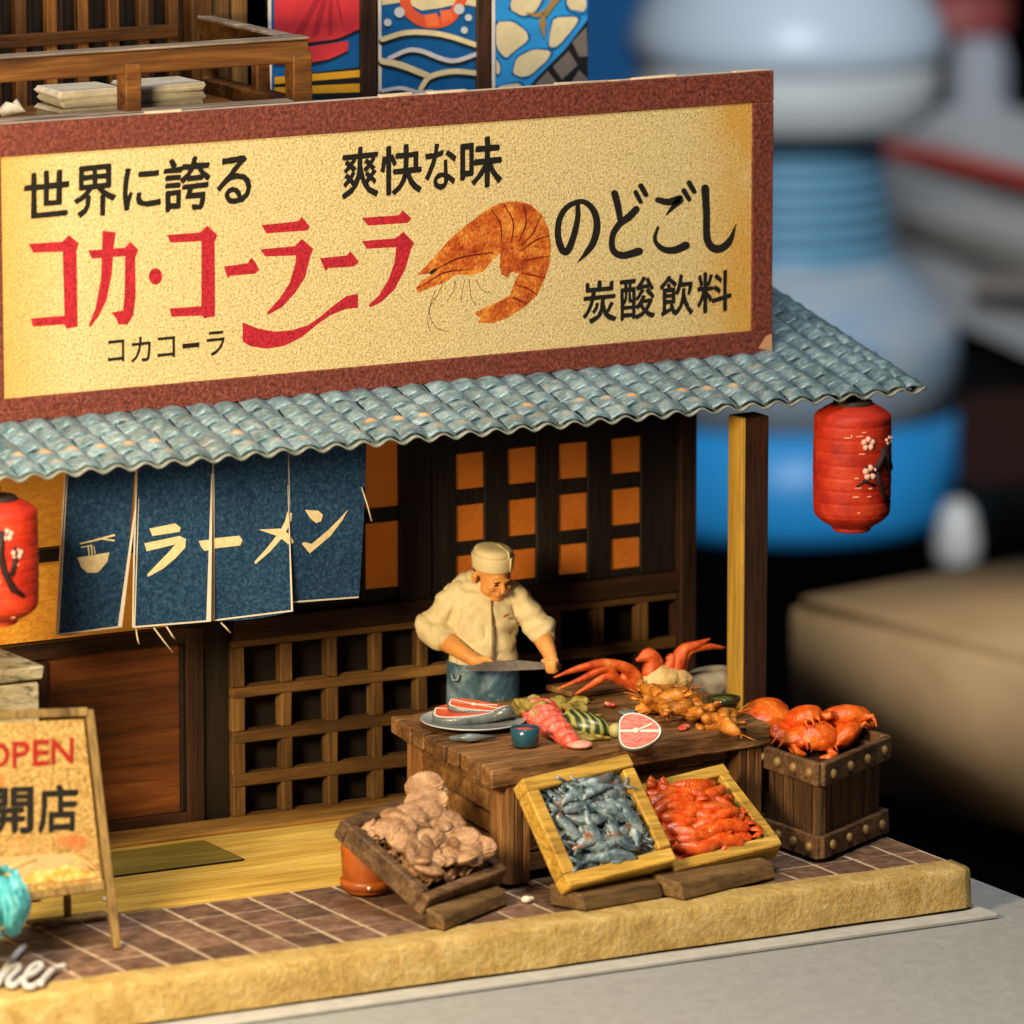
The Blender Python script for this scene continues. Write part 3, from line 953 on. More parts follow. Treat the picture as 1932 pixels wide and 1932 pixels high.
_glyph = {}
def glyph(ch, bold=.012):
    """Outline of one character from the built-in text font as a unit mesh."""
    if (ch, bold) not in _glyph:
        cu = bpy.data.curves.new("g", "FONT"); cu.body = ch; cu.size = 1; cu.offset = bold; cu.resolution_u = 3; cu.fill_mode = "FRONT"
        o = bpy.data.objects.new("g", cu); COL.objects.link(o)
        me = bpy.data.meshes.new_from_object(o.evaluated_get(bpy.context.evaluated_depsgraph_get()))
        V = [v.co.copy() for v in me.vertices]; F = [tuple(p.vertices) for p in me.polygons]
        bpy.data.objects.remove(o); bpy.data.curves.remove(cu); bpy.data.meshes.remove(me)
        x0, x1 = min(v.x for v in V), max(v.x for v in V); y0, y1 = min(v.y for v in V), max(v.y for v in V)
        _glyph[(ch, bold)] = ([((v.x - x0) / (x1 - x0), (v.y - y0) / (y1 - y0)) for v in V], F)
    return _glyph[(ch, bold)]
def put_glyph(ch, box, place, m, parent, skew=-.10, bold=.012, rough=.010, name="letter"):
    """box = x0, y0, x1, y1 in the 1932 px frame; place(u, v) -> point on the printed surface."""
    V, F = glyph(ch, 0.0)
    x0, y0, x1, y1 = box
    w, h = x1 - x0, y1 - y0
    hh = h - abs(skew) * w
    pts, FF = [], []
    k = bold * 1.0
    for q, (ox_, oy_) in enumerate(((0, 0), (k, 0), (-k, 0), (0, k), (0, -k), (k * .7, k * .7), (-k * .7, -k * .7))):
      n0 = len(pts)
      for i, (a, b) in enumerate(V):
        a += rough * noise.noise(Vector((a * 9, b * 9, ord(ch) % 97))); b += rough * noise.noise(Vector((b * 9, a * 9, ord(ch) % 89 + 50)))
        a, b = a + ox_, b + oy_
        pts.append(place(x0 + a * w, y1 - b * hh + skew * a * w) - FW * .0006 * q)
      FF += [tuple(j + n0 for j in f_) for f_ in F]
    mb = MB().add(pts, FF)
    return ob(name, mb, m, parent)
splace = lambda u, v: py(u, v, FY)
for ch, box in (("世", (47, 319, 129, 413)), ("界", (141, 309, 218, 411)), ("に", (233, 313, 302, 397)), ("誇", (310, 293, 396, 400)), ("る", (410, 293, 473, 387)),
                ("爽", (646, 275, 713, 375)), ("快", (719, 271, 795, 369)), ("な", (803, 269, 860, 359)), ("味", (870, 257, 946, 357))):
    put_glyph(ch, box, splace, M_ink, t, bold=.022, rough=.02)
for ch, b in (("コ", (865, 1300, 1010, 1510)), ("カ", (1075, 1270, 1250, 1510)), ("コ", (1315, 1270, 1470, 1470)), ("ー", (1540, 1325, 1690, 1385)), ("ラ", (1760, 1220, 1920, 1450))):
    put_glyph(ch, (*fA(b[:2]), *fA(b[2:])), splace, M_ink, t, bold=.012, rough=.02)
for ch, b in (("炭", (370, 930, 650, 1310)), ("酸", (690, 900, 980, 1280)), ("飲", (1030, 880, 1310, 1250)), ("料", (1350, 850, 1635, 1220))):
    put_glyph(ch, (*fD(b[:2]), *fD(b[2:])), splace, M_ink, t, bold=.020, rough=.02)
# shrimp picture
N = NT("shrimp_print")
v = N.coord((1, 1, 1), False)
g1 = N.noise(v, 7, 4, .7); g2 = N.noise(v, 42, 3, .7)
c = N.ramp(g1, [(.32, (.30, .032, .006)), (.48, (.52, .115, .014)), (.66, (.76, .32, .05))])
c = N.mix(.6, c, N.ramp(g2, [(.36, (.35, .22, .18)), (.5, (1, 1, 1)), (.7, (1.2, 1.15, 1.0))]), "MULTIPLY")
N.bump(g2, .5, .03)
M_shp = N.done(c, .6, .3)
sh = sign_poly([(180, 1030), (400, 800), (560, 610), (760, 440), (1000, 260), (1150, 180), (1350, 150), (1520, 190), (1660, 310), (1740, 480), (1770, 680), (1750, 900), (1680, 1110), (1600, 1270), (1460, 1400), (1280, 1520), (1080, 1600), (900, 1590), (930, 1540), (860, 1480), (950, 1430), (1150, 1340), (1280, 1270), (1340, 1100), (1390, 1010), (1300, 990), (1260, 1060), (1180, 1020), (1160, 920), (1170, 760), (1100, 830), (960, 990), (820, 1030), (650, 1020), (500, 1120), (320, 1180), (190, 1240), (170, 1180), (260, 1080), (400, 1000)], fC, M_shp, "shrimp_picture")
M_shl = plain("shrimp_line", (.13, .010, .004), .6, .3, .3, 30)
M_shk = plain("shrimp_thin_line", (.18, .09, .03), .6, .3)
for pts, w in (([(1060, 250), (1170, 430), (1180, 640)], 16), ([(1210, 190), (1320, 400), (1300, 640)], 18), ([(1450, 190), (1470, 420), (1380, 640)], 18), ([(1640, 330), (1560, 520), (1420, 680)], 18),
               ([(1750, 560), (1580, 620), (1420, 740)], 18), ([(1760, 800), (1580, 830), (1420, 860)], 16), ([(1700, 1060), (1560, 1030), (1420, 1000)], 16), ([(1600, 1260), (1480, 1180), (1360, 1150)], 16),
               ([(400, 960), (700, 820), (1080, 760)], 22), ([(1480, 1360), (1300, 1290)], 18), ([(250, 1150), (500, 1000), (800, 960)], 18)):
    ribbon(pts, [w * .5, w, w * .5], fC, M_shl, "shell_line", FY - .002)
ribbon([(350, 1000), (400, 960)], [40, 30], fC, M_ink, "eye", FY - .003)
for pts in ([(480, 1150), (420, 1270), (340, 1400), (310, 1550), (330, 1700)], [(640, 1100), (620, 1200), (540, 1340)], [(750, 1080), (720, 1200), (705, 1350)], [(800, 1080), (820, 1280), (880, 1390)], [(880, 1080), (950, 1200), (1070, 1250)], [(400, 1200), (330, 1450), (400, 1640), (560, 1700)]):
    ribbon(pts, [9, 7], fC, M_shk, "feeler", FY)

# ================================================================== painted banners on the upper wall
BY = .90
fE = crop(1050, 0, 1.431)
M_bblu = plain("banner_blue", (.004, .095, .31), .6, .3)
M_bsky = plain("banner_sky_blue", (.022, .26, .66), .6, .3)
M_bred = plain("banner_red", (.58, .035, .05), .6, .3)
M_brd2 = plain("banner_dark_red", (.38, .022, .035), .6, .3)
M_bink = plain("banner_black", (.010, .010, .012), .6, .3)
M_byel = plain("banner_yellow", (.66, .33, .02), .6, .3)
M_bcrm = plain("banner_cream", (.62, .54, .34), .6, .3)
M_bwht = plain("banner_grey_white", (.50, .52, .58), .6, .3)
M_bgry = plain("banner_grey", (.16, .135, .125), .6, .3)
M_bora = plain("banner_orange", (.62, .09, .035), .6, .3)
M_bgold = plain("banner_gold", (.30, .19, .06), .6, .3)
M_bedge = plain("banner_paper_edge", (.66, .60, .56), .7, .3)
def banner(u0, u1, base, label):
    a, b = py(*fE((u0, 200)), BY), py(*fE((u1, 200)), BY)
    t = thing("banner", label, "banner", ((a.x + b.x) / 2, BY, 4.2), 0, "painted banners on the upper wall")
    ob("panel", MB().box(((a.x + b.x) / 2, BY + .022, 5.4), (b.x - a.x, .036, 2.4), None, .003), base, t)
    ob("edge_strip", MB().box((a.x + .012, BY + .0195, 5.4), (.024, .040, 2.4), None, .002), M_bedge, t)
    return t
def bp(pts, m, name, t, lay=1):
    return sign_poly(pts, fE, m, name, BY - .001 - .0022 * lay, t, .0018)
def bs(pts, w, m, name, t, lay=1):
    return ribbon(pts, w, fE, m, name, BY - .001 - .0022 * lay, t)
t = banner(28, 556, M_bblu, "banner with a pleated red fan above yellow stripes, beside the balcony corner")
bp([(62, -90), (556, -90), (552, 165), (420, 222), (260, 242), (62, 242)], M_bred, "fan", t)
for x0, x1 in ((150, 210), (250, 300), (345, 380), (440, 450)):
    bp([(380 + (x0 - 380) * .2, -80), (380 + (x1 - 380) * .2 + 16, -80), (x1 + 12, 205 - abs(x1 - 260) * .1), (x0 + 22, 210 - abs(x0 - 260) * .1)], M_brd2, "fan_pleat", t, 2)
bs([(62, 246), (260, 248), (420, 226), (552, 168)], [10, 14, 10], M_bink, "rim_line", t, 2)
bp([(62, 262), (260, 266), (485, 232), (480, 290), (380, 335), (250, 360), (62, 366)], M_bred, "fan_handle", t)
bs([(62, 370), (250, 366), (380, 340), (482, 295)], [9, 12, 8], M_bink, "rim_line", t, 2)
bp([(62, 440), (556, 382), (556, 560), (62, 560)], M_bink, "dark_band", t)
bp([(62, 440), (556, 398), (556, 438), (62, 480)], M_byel, "stripe", t, 2)
bp([(62, 498), (556, 476), (556, 525), (62, 540)], M_byel, "stripe", t, 2)
t = banner(655, 1220, M_bblu, "blue banner with cream waves and an orange ring, the middle one of three")
bp([(676, -90), (1220, -90), (1220, 40), (1120, 20), (1010, 45), (900, 60), (800, 10), (676, 30)], M_bcrm, "cloud", t)
bs([(798, -60), (825, 60), (925, 125), (1060, 105), (1150, -40)], [60, 62, 66, 62, 56], M_bora, "ring", t, 2)
bp([(915, 85), (990, 75), (1000, 145), (935, 155)], plain("banner_orange_light", (.74, .15, .05), .6, .3), "bead", t, 3)
bp([(1005, 60), (1065, 55), (1085, 110), (1020, 130)], plain("banner_orange_light2", (.72, .14, .05), .6, .3), "bead", t, 3)
for (x, y, r) in ((775, 70, 30), (708, 128, 22), (1115, 52, 30), (1168, 100, 20), (1145, 172, 20)):
    bp([(x + r * cos(a * pi / 7), y + r * sin(a * pi / 7)) for a in range(14)], M_bwht, "dot", t, 4)
for pts, w, m in (([(676, 225), (800, 188), (930, 185), (1060, 207), (1216, 258)], 28, M_bcrm), ([(715, 332), (820, 287), (900, 291), (1020, 336), (1100, 345), (1216, 308)], 24, M_bwht),
                  ([(676, 348), (780, 370), (940, 432)], 34, M_bcrm), ([(895, 505), (950, 437), (1080, 407), (1216, 417)], 28, M_bcrm), ([(676, 518), (780, 502), (880, 525), (960, 522)], 20, M_bwht)):
    bs([(x, y + 9) for x, y in pts], [w + 12, w + 12], M_bink, "wave_shadow", t, 2)
    bs(pts, [w, w * 1.1, w], m, "wave", t, 3)
t = banner(1303, 1848, M_bsky, "banner of cream scale shapes on sky blue with a dark diagonal, rightmost of three")
for pts in ([(1400, 50), (1440, -90), (1620, -90), (1560, 60), (1480, 95)], [(1326, 125), (1420, 120), (1500, 180), (1510, 230), (1430, 290), (1380, 335), (1326, 270)],
            [(1420, 420), (1440, 330), (1540, 280), (1640, 290), (1620, 340), (1520, 430), (1470, 440)], [(1635, 180), (1655, 100), (1790, 95), (1790, 130), (1680, 265), (1625, 270)],
            [(1730, -90), (1840, -90), (1840, 70), (1730, 50)], [(1326, 495), (1470, 470), (1470, 560), (1326, 560)], [(1326, 330), (1350, 380), (1345, 420), (1326, 425)]):
    cp_ = [(pts[i][0] + (pts[(i + 1) % len(pts)][0] - pts[i][0]) * q, pts[i][1] + (pts[(i + 1) % len(pts)][1] - pts[i][1]) * q) for i in range(len(pts)) for q in (.18, .5, .82)]
    bp(cp_, M_bcrm, "scale", t)
    ribbon(pts + [pts[0]], [9, 9], fE, M_bblu, "scale_outline", BY - .0012, t)
bp([(1480, 540), (1560, 440), (1720, 280), (1848, 110), (1848, 560)], M_bink, "dark_diagonal", t, 2)
for pts in ([(1650, 380), (1740, 290), (1790, 370), (1700, 455)], [(1760, 240), (1840, 155), (1847, 320), (1800, 325)], [(1550, 480), (1620, 405), (1672, 470), (1620, 540)], [(1760, 460), (1800, 400), (1847, 450), (1847, 540), (1780, 520)]):
    bp(pts, M_bgry, "grey_patch", t, 3)
bs([(1720, -70), (1640, 30), (1615, 80)], [40, 36, 22], M_bgold, "tassel_cord", t, 3)
bs([(1500, 75), (1560, 85), (1610, 60)], [6, 26, 20], M_bgold, "tassel", t, 4)
bs([(1600, 70), (1590, 130), (1600, 205)], [14, 40, 10], M_bgold, "tassel", t, 4)
for u0, u1 in ((560, 652), (1224, 1300)):
    a, b = py(*fE((u0, 200)), BY - .04), py(*fE((u1, 200)), BY - .04)
    ob("wall_post", MB().box(((a.x + b.x) / 2, BY + .20, 5.4), (b.x - a.x, .45, 2.4), None, .008), M_house, house)

# ================================================================== curtain of four flaps
NY = -.80
M_ncloth = None
N = NT("indigo_cloth")
v = N.coord((1, 1, 1), False)
g1 = N.noise(v, 42, 4, .75); g2 = N.noise(v, 3, 4, .6); g3 = N.noise(v, 90, 2, .6)
c = N.ramp(g1, [(.30, (.004, .022, .070)), (.48, (.013, .062, .165)), (.68, (.055, .15, .29))])
c = N.mix(.45, c, N.ramp(g2, [(.3, (.55, .6, .7)), (.7, (1.25, 1.2, 1.15))]), "MULTIPLY")
c = N.mix(.35, c, N.ramp(g3, [(.35, (.4, .45, .5)), (.6, (1.2, 1.2, 1.2))]), "MULTIPLY")
N.bump(g1, .6, .02)
M_indigo = N.done(c, .75, .25)
M_nedge = plain("white_paper_edge", (.78, .74, .66), .7, .3, .1)
M_nprint = plain("cream_print", (.86, .74, .46), .65, .3, .15, 30, .3, 60)
noren = thing("noren_curtain", "indigo shop curtain of four flaps with cream katakana and a noodle bowl, under the eave", "curtain", (-2.6, NY, 2.9))
ob("rod", MB().tube([(-3.9, NY + .02, 2.93), (-1.45, NY + .02, 2.93)], .025, 8), M_house, noren)
fl = [((130, 840), (98, 1195), (259, 840), (231, 1184)), ((262, 840), (246, 1182), (401, 840), (391, 1170)), ((403, 840), (405, 1173), (543, 840), (543, 1150)), ((545.5, 830), (547, 1137), (692, 800), (685, 1131))]
slit = [[(259, 940), (231, 1184)], [(401, 893), (391, 1170)], [(543, 915), (543, 1150)]]
par = [(.0, .025), (-.03, -.01), (-.01, -.05), (.05, .04)]        # swing at the hem, turn across the flap
def nd(i, u, v):
    s, r = par[i]
    a = fl[i]
    uc = (a[0][0] + a[2][0]) / 2
    k = max(0, (v - 905) / 260.0)
    return s * k ** 1.6 + r * k * (u - uc) / 70.0 - .018 * k * ((u - uc) / 70.0) ** 2
def npt(i, u, v, lift=0.0):
    p = py(u, v, NY)
    return Vector((p.x, p.y + nd(i, u, v) - lift, p.z))
for i, (a, b, c_, d) in enumerate(fl):
    n, mrows = 9, 12
    F, Bk, fs = [], [], []
    for r in range(mrows + 1):
        s = r / mrows
        for k in range(n + 1):
            q = k / n
            vL = Vector(a).lerp(Vector(b), s); vR = Vector(c_).lerp(Vector(d), s)
            e = vL.lerp(vR, q)
            hem = 6 * sin(q * pi) * s if i == 2 else 3 * sin(q * 2 * pi) * s
            F.append(npt(i, e.x, e.y + hem)); Bk.append(F[-1] + Vector((0, .024, 0)))
    mb = MB()
    o_ = len(F)
    W = n + 1
    for r in range(mrows):
        for k in range(n):
            fs.append((r * W + k, (r + 1) * W + k, (r + 1) * W + k + 1, r * W + k + 1))
            fs.append((o_ + r * W + k, o_ + r * W + k + 1, o_ + (r + 1) * W + k + 1, o_ + (r + 1) * W + k))
    nface = len(fs)
    for r in range(mrows):
        fs.append((r * W, o_ + r * W, o_ + (r + 1) * W, (r + 1) * W))
        fs.append((r * W + n, (r + 1) * W + n, o_ + (r + 1) * W + n, o_ + r * W + n))
    for k in range(n):
        fs.append((mrows * W + k, o_ + mrows * W + k, o_ + mrows * W + k + 1, mrows * W + k + 1))
        fs.append((k, k + 1, o_ + k + 1, o_ + k))
    mb.add(F + Bk, fs)
    me = make_mesh("flap", mb, M_indigo); me.materials.append(M_nedge)
    for j, p in enumerate(me.polygons):
        p.material_index = 1 if j >= nface else 0
    flap = link("flap", me, noren)
    # white torn edges of the slits
    sides = []
    if i == 0: sides = [(b, a, 4), ]
    if i < 3: sides.append((slit[i][1], slit[i][0], -8 if i != 2 else -3))
    if i > 0: sides.append((fl[i][1], (slit[i - 1][0][0] + 2, slit[i - 1][0][1]), 3))
    for lo, hi, w in sides:
        if abs(w) < 1: continue
        (x1, y1), (x0, y0) = lo, hi
        pts = [npt(i, x0, y0, .002), npt(i, x1, y1, .002), npt(i, x1 + w, y1 - 1, .002), npt(i, x0 + w * .3, y0 + 1, .002)]
        ob("white_edge", MB().plate(pts, (0, -1, 0), .0015), M_nedge, flap)
    pts = [npt(i, b[0] + 1, b[1] - 3, .002), npt(i, d[0] - 1, d[1] - 3, .002), npt(i, d[0] - 1, d[1], .002), npt(i, b[0] + 1, b[1], .002)]
    ob("white_hem", MB().plate(pts, (0, -1, 0), .0015), M_nedge, flap)
# patch bridging the flaps above the slits
fN = crop(0, 1500, 1.2075)
def clip(poly, x, keep_left):
    out = []
    for i in range(len(poly)):
        a, b = poly[i - 1], poly[i]
        ia, ib = (a[0] <= x) == keep_left, (b[0] <= x) == keep_left
        if ia != ib:
            s = (x - a[0]) / (b[0] - a[0]); out.append((x, a[1] + s * (b[1] - a[1])))
        if ib: out.append(b)
    return out
def nprint(pts, name="letter"):
    P = [fN(p) for p in pts]
    cuts = [0, 245, 396.5, 543.5, 2000]
    for i in range(4):
        q = clip(clip(P, cuts[i] + (2.5 if i else 0), False), cuts[i + 1] - 2.5, True)
        if len(q) > 2:
            ob(name, MB().plate([npt(i, *p, .006) for p in q], (0, -1, 0), .003), M_nprint, noren)
nprint([(715, 730), (840, 705), (865, 725), (860, 745), (730, 765)])
nprint([(690, 800), (860, 765), (890, 780), (885, 820), (840, 870), (780, 920), (705, 960), (700, 950), (760, 890), (810, 840), (840, 805), (700, 838)])
nprint([(950, 788), (1150, 765), (1165, 785), (1155, 812), (975, 835), (960, 815)])
nprint([(1375, 650), (1400, 655), (1395, 690), (1350, 770), (1290, 840), (1225, 900), (1220, 890), (1280, 820), (1340, 740), (1365, 690)])
nprint([(1240, 735), (1340, 728), (1390, 760), (1408, 795), (1385, 810), (1330, 765)])
nprint([(1465, 640), (1530, 645), (1552, 665), (1545, 695), (1520, 705), (1490, 680)])
nprint([(1675, 640), (1650, 690), (1590, 770), (1490, 850), (1450, 805), (1460, 795), (1500, 805), (1580, 740), (1640, 680)])
nprint([(365, 868), (525, 845), (515, 890), (480, 930), (465, 942), (415, 942), (385, 915)], "bowl_picture")
for pts, w in (([(380, 802), (460, 785), (550, 762)], [6, 9, 10]), ([(385, 820), (440, 810)], [5, 6]), ([(470, 778), (548, 788)], [5, 9]), ([(420, 812), (425, 858)], [6, 6]), ([(436, 808), (440, 855)], [6, 6]), ([(448, 815), (455, 852)], [4, 4])):
    nprint(stroke2d(pts, w)[0], "chopstick_picture")
M_hair = plain("pale_thread", (.62, .55, .42), .7, .3)
for a, b, c_ in (((541 / 2.111, 2500 / 2.111), (548 / 2.111, 2545 / 2.111), (554 / 2.111, 2565 / 2.111)), ((612 / 2.111, 2500 / 2.111), (650 / 2.111, 2550 / 2.111), (688 / 2.111, 2598 / 2.111)), ((660 / 2.111, 2490 / 2.111), (685 / 2.111, 2530 / 2.111), (697 / 2.111, 2545 / 2.111)),
                 ((880 / 2.111, 2480 / 2.111), (900 / 2.111, 2500 / 2.111), (918 / 2.111, 2520 / 2.111)), ((1440 / 2.111, 1940 / 2.111), (1463 / 2.111, 2010 / 2.111), (1480 / 2.111, 2075 / 2.111))):
    ob("loose_thread", MB().tube([py(*a, NY - .02), py(*b, NY - .06), py(*c_, NY - .05)], .006, 5), M_hair, noren)

# ================================================================== paper lanterns
N = NT("red_lantern_paper")
v = N.coord((1, 1, 1), False)
a = N.noise(v, 5, 4, .6); b = N.noise(v, 26, 4, .65)
c = N.ramp(a, [(.3, (.27, .010, .005)), (.52, (.44, .024, .008)), (.75, (.56, .060, .016))])
N.bump(b, .25, .02)
M_lan = N.done(c, .55, .32)
M_lcap = plain("lantern_cap", (.022, .012, .010), .6, .3)
M_branch = plain("lantern_branch", (.020, .008, .010), .6, .3)
M_blossom = plain("lantern_blossom", (.74, .42, .36), .6, .3)
M_lpaint = plain("lantern_pale_fleck", (.72, .28, .16), .6, .3)
def lantern(u, vtop, vbot, y, label, group, branches, flowers, flecks):
    ct, cb = py(u, vtop, y), py(u, vbot, y)
    H = ct.z - cb.z
    Rm = .262
    x = ct.x
    t = thing("paper_lantern", label, "lantern", (x, y, cb.z), -YAW, group)
    def rad(z):          # z from 0 to H
        s = z / H
        if s < .16: return Rm * (.52 + .48 * sin(pi / 2 * min(1, max(0, (s - .03) / .13))))
        if s > .86: return Rm * (.50 + .50 * cos(pi / 2 * min(1, (s - .86) / .11)))
        return Rm * (1.0 + .02 * sin(pi * (s - .16) / .7))
    prof = []
    nr = 9
    steps = 90
    for k in range(steps + 1):
        z = H * (.03 + .93 * k / steps)
        ph = (z / H * nr * 1.15) % 1.0
        groove = .006 * max(0, 1 - abs(ph - .5) / .12)
        prof.append((rad(z) - groove, z))
    ob("paper_body", MB().lathe(prof, 40), M_lan, t, False)
    ob("bottom_ring", MB().lathe([(Rm * .46, 0), (Rm * .50, .01), (Rm * .50, H * .035), (Rm * .44, H * .04)], 28), M_lan, t, False)
    ob("top_ring", MB().lathe([(Rm * .50, H * .94), (Rm * .56, H * .95), (Rm * .50, H * .985), (Rm * .46, H * .99)], 28), M_lcap, t, False)
    ob("hanger", MB().tube([(0, 0, H * .98), (0, 0, H + .045)], .03, 8), M_lcap, t, False)
    def on(dx, z, lift):
        r = rad(z) + lift
        th = asin(max(-.99, min(.99, dx / r)))
        return Vector((r * sin(th), -r * cos(th), z))
    for pts, w in branches:
        ob("painted_branch", MB().tube([on(px_ / 275.0, (vbot - pv) / 272.0, .001) for px_, pv in pts], [q / 275.0 for q in w], 6, True, 1.0), M_branch, t, False)
    for (px_, pv, r) in flowers:
        for k in range(5):
            a = k * 2 * pi / 5 + .3
            c0 = on((px_ + r * .62 * cos(a)) / 275.0, (vbot - pv + r * .62 * sin(a)) / 272.0, .0)
            ob("petal", MB().ell(c0, (r * .46 / 275.0,) * 3, None, 8, 6), M_blossom, t, False)
    for (px_, pv, w_, h_) in flecks:
        ob("fleck", MB().ell(on(px_ / 275.0, (vbot - pv) / 272.0, -.002), (w_ / 275.0, .008, h_ / 275.0), None, 8, 5), M_lpaint, t, False)
    return t
lantern(1609, 752, 1000, -1.60, "red paper lantern with plum blossom hanging at the right end of the eave", "red paper lanterns under the eave",
        [([(64, 835), (50, 862), (38, 880), (22, 868)], [5, 8, 7, 3]), ([(40, 880), (50, 905), (56, 925), (66, 940)], [7, 6, 5, 6]), ([(52, 838), (60, 852), (66, 880)], [6, 9, 9]), ([(40, 905), (20, 895), (5, 905)], [3, 4, 2])],
        [(26, 826, 13), (30, 880, 14), (66, 826, 8)], [(-12, 815, 9, 1.6), (-5, 812, 2, 4), (10, 812, 9, 1.5), (18, 805, 6, 1.5), (5, 890, 6, 2), (8, 908, 9, 1.5), (30, 910, 6, 2), (4, 925, 8, 2), (28, 925, 7, 1.5), (10, 955, 4, 2), (15, 845, 8, 1.5)])
lantern(-8, 932, 1176, -1.60, "red paper lantern cut off by the left edge beside the curtain", "red paper lanterns under the eave",
        [([(14, 1000), (12, 1040), (20, 1075), (34, 1105), (50, 1118)], [8, 7, 6, 7, 4]), ([(38, 1030), (36, 1060), (30, 1080)], [4, 5, 5])],
        [(24, 1008, 11), (40, 1042, 10)], [(40, 1062, 4, 3), (8, 1090, 5, 3), (30, 1155, 6, 2)])

# ================================================================== open board, grey box, teal tuft, white script
OB = Vector((-4.372, -2.742, .03))
ou = Vector((0, .345, 1.47)).normalized()
ox = Vector((1, .02, 0)).normalized()
on_ = ox.cross(ou).normalized()          # faces the street
if on_.y > 0: on_ = -on_
def op(u, v, lift=0.0): return on_plane(u, v, OB + on_ * lift, on_)
M_abrd = wood("a_board_wood", (.10, .06, .022), (.24, .155, .055), (.36, .25, .10), 2, 5, scr=.6)
N = NT("a_board_paper")
v = N.coord((1, 1, 1), False)
g1 = N.noise(v, 40, 4, .75); g2 = N.noise(v, 4.5, 4, .65)
c = N.ramp(g1, [(.34, (.20, .105, .022)), (.48, (.44, .275, .08)), (.64, (.58, .41, .16))])
c = N.mix(N.ramp(g2, [(.56, (0, 0, 0)), (.68, (.8, .8, .8))]), c, (.48, .13, .03))
N.bump(g1, .6, .03)
M_abp = N.done(c, .65, .3)
t = thing("a_board", "leaning wooden street board lettered in red and black, cut off by the left edge", "sign", tuple(OB))
def obar(p, q, w, th, name, m=M_abrd, lift=.0):
    return ob(name, MB().bar(p + on_ * lift, q + on_ * lift, w, th, on_, .006, .002), m, t)
tr, br, leg = op(165, 1340), op(207, 1668), op(212, 1795)
obar(op(-75, 1352), op(163, 1343), .055, .06, "top_rail")
obar(op(-75, 1708), op(196, 1672), .050, .05, "bottom_rail", lift=-.012)
def mid(a, b, s): return a.lerp(b, s)
obar(op(168, 1339), op(221, 1790), .050, .05, "leg", lift=-.006)
obar(op(-78, 1350), op(-60, 1830), .050, .05, "leg", lift=-.006)
pf = [op(-72, 1366), op(156, 1357), op(191, 1664), op(-66, 1700)]
ob("poster", MB().plate([p + on_ * .012 for p in pf], on_, .02), M_abp, t)
# rear prop
ob("rear_leg", MB().bar(op(120, 1500, -.05), pz(128, 1735, .03) + Vector((0, .0, 0)), .05, .04), M_abrd, t)
ob("rear_foot", MB().box(pz(128, 1733, .045), (.55, .10, .03), None, .01), M_abrd, t)
M_ared = plain("poster_red", (.30, .016, .012), .6, .3, .3, 40)
oplace = lambda u, v: op(u, v, .0145)
for ch, box in (("O", (-30, 1402, 36, 1454)), ("P", (49, 1400, 76, 1451)), ("E", (88, 1397, 116, 1448)), ("N", (100 + 0, 1393, 138, 1444))):
    pass
fO = crop(0, 2500, 2.76)
for ch, b in (("O", (-160, 1265, 100, 1545)), ("P", (140, 1250, 320, 1535)), ("E", (365, 1235, 540, 1515)), ("N", (570, 1215, 805, 1500))):
    put_glyph(ch, (*fO(b[:2]), *fO(b[2:])), oplace, M_ared, t, -.07, .030, .015)
fO2 = crop(0, 2300, 1.38)
for ch, b in (("開", (-75, 1155, 178, 1410)), ("店", (212, 1140, 425, 1400))):
    put_glyph(ch, (*fO2(b[:2]), *fO2(b[2:])), oplace, M_ink, t, -.04, .03, .012)
# dish picture at the foot of the poster
M_dish = None
N = NT("dish_print")
v = N.coord((1, 1, 1), False)
c = N.ramp(N.noise(v, 15, 5, .75, .5), [(.30, (.30, .10, .012)), (.45, (.66, .33, .05)), (.6, (.80, .56, .22)), (.72, (.84, .72, .48))])
M_dish = N.done(c, .6, .3)
fP = crop(0, 3300, 2.48)
ob("dish_picture", MB().plate([op(*fP(p), .0145) for p in ((-150, 300), (400, 260), (690, 240), (880, 330), (1000, 480), (600, 530), (140, 560), (-150, 600))], on_, .002), plain("dish_pale", (.48, .34, .16), .6, .3, .15, 20), t)
ob("dish_picture", MB().plate([op(*fP(p), .0172) for p in ((140, 550), (330, 430), (540, 400), (640, 355), (760, 390), (900, 420), (985, 470), (600, 525))], on_, .002), M_dish, t)
for a, b in (((60, 405), (360, 300)), ((730, 280), (930, 420))):
    ob("dish_line", MB().tube([op(*fP(a), .017), op(*fP(b), .017)], .006, 5), M_dish, t)

# grey-white box behind the board
N = NT("grey_box_paint")
v = N.coord((1, 1, 3), False)
g = N.noise(v, 7, 6, .75, .3)
c = N.ramp(g, [(.36, (.05, .045, .03)), (.45, (.30, .27, .18)), (.65, (.46, .42, .30))])
N.bump(g, .8, .03)
M_gbox = N.done(c, .7, .3)
b0 = py(75, 1255, -1.45)
t = thing("grey_box", "weathered grey-white box standing behind the open board at the left edge", "box", (b0.x - .4, -1.2, .02))
ob("box_body", MB().box((b0.x - .45, -1.12, (b0.z - .10 + .02) / 2), (.90, .66, b0.z - .14), None, .012, .004), M_gbox, t)
ob("lid", MB().box((b0.x - .45, -1.12, b0.z - .045), (.94, .70, .09), None, .012, .006), M_gbox, t)
ob("lid_groove", MB().box((b0.x - .45, -1.12, b0.z - .095), (.88, .64, .012)), M_black, t)

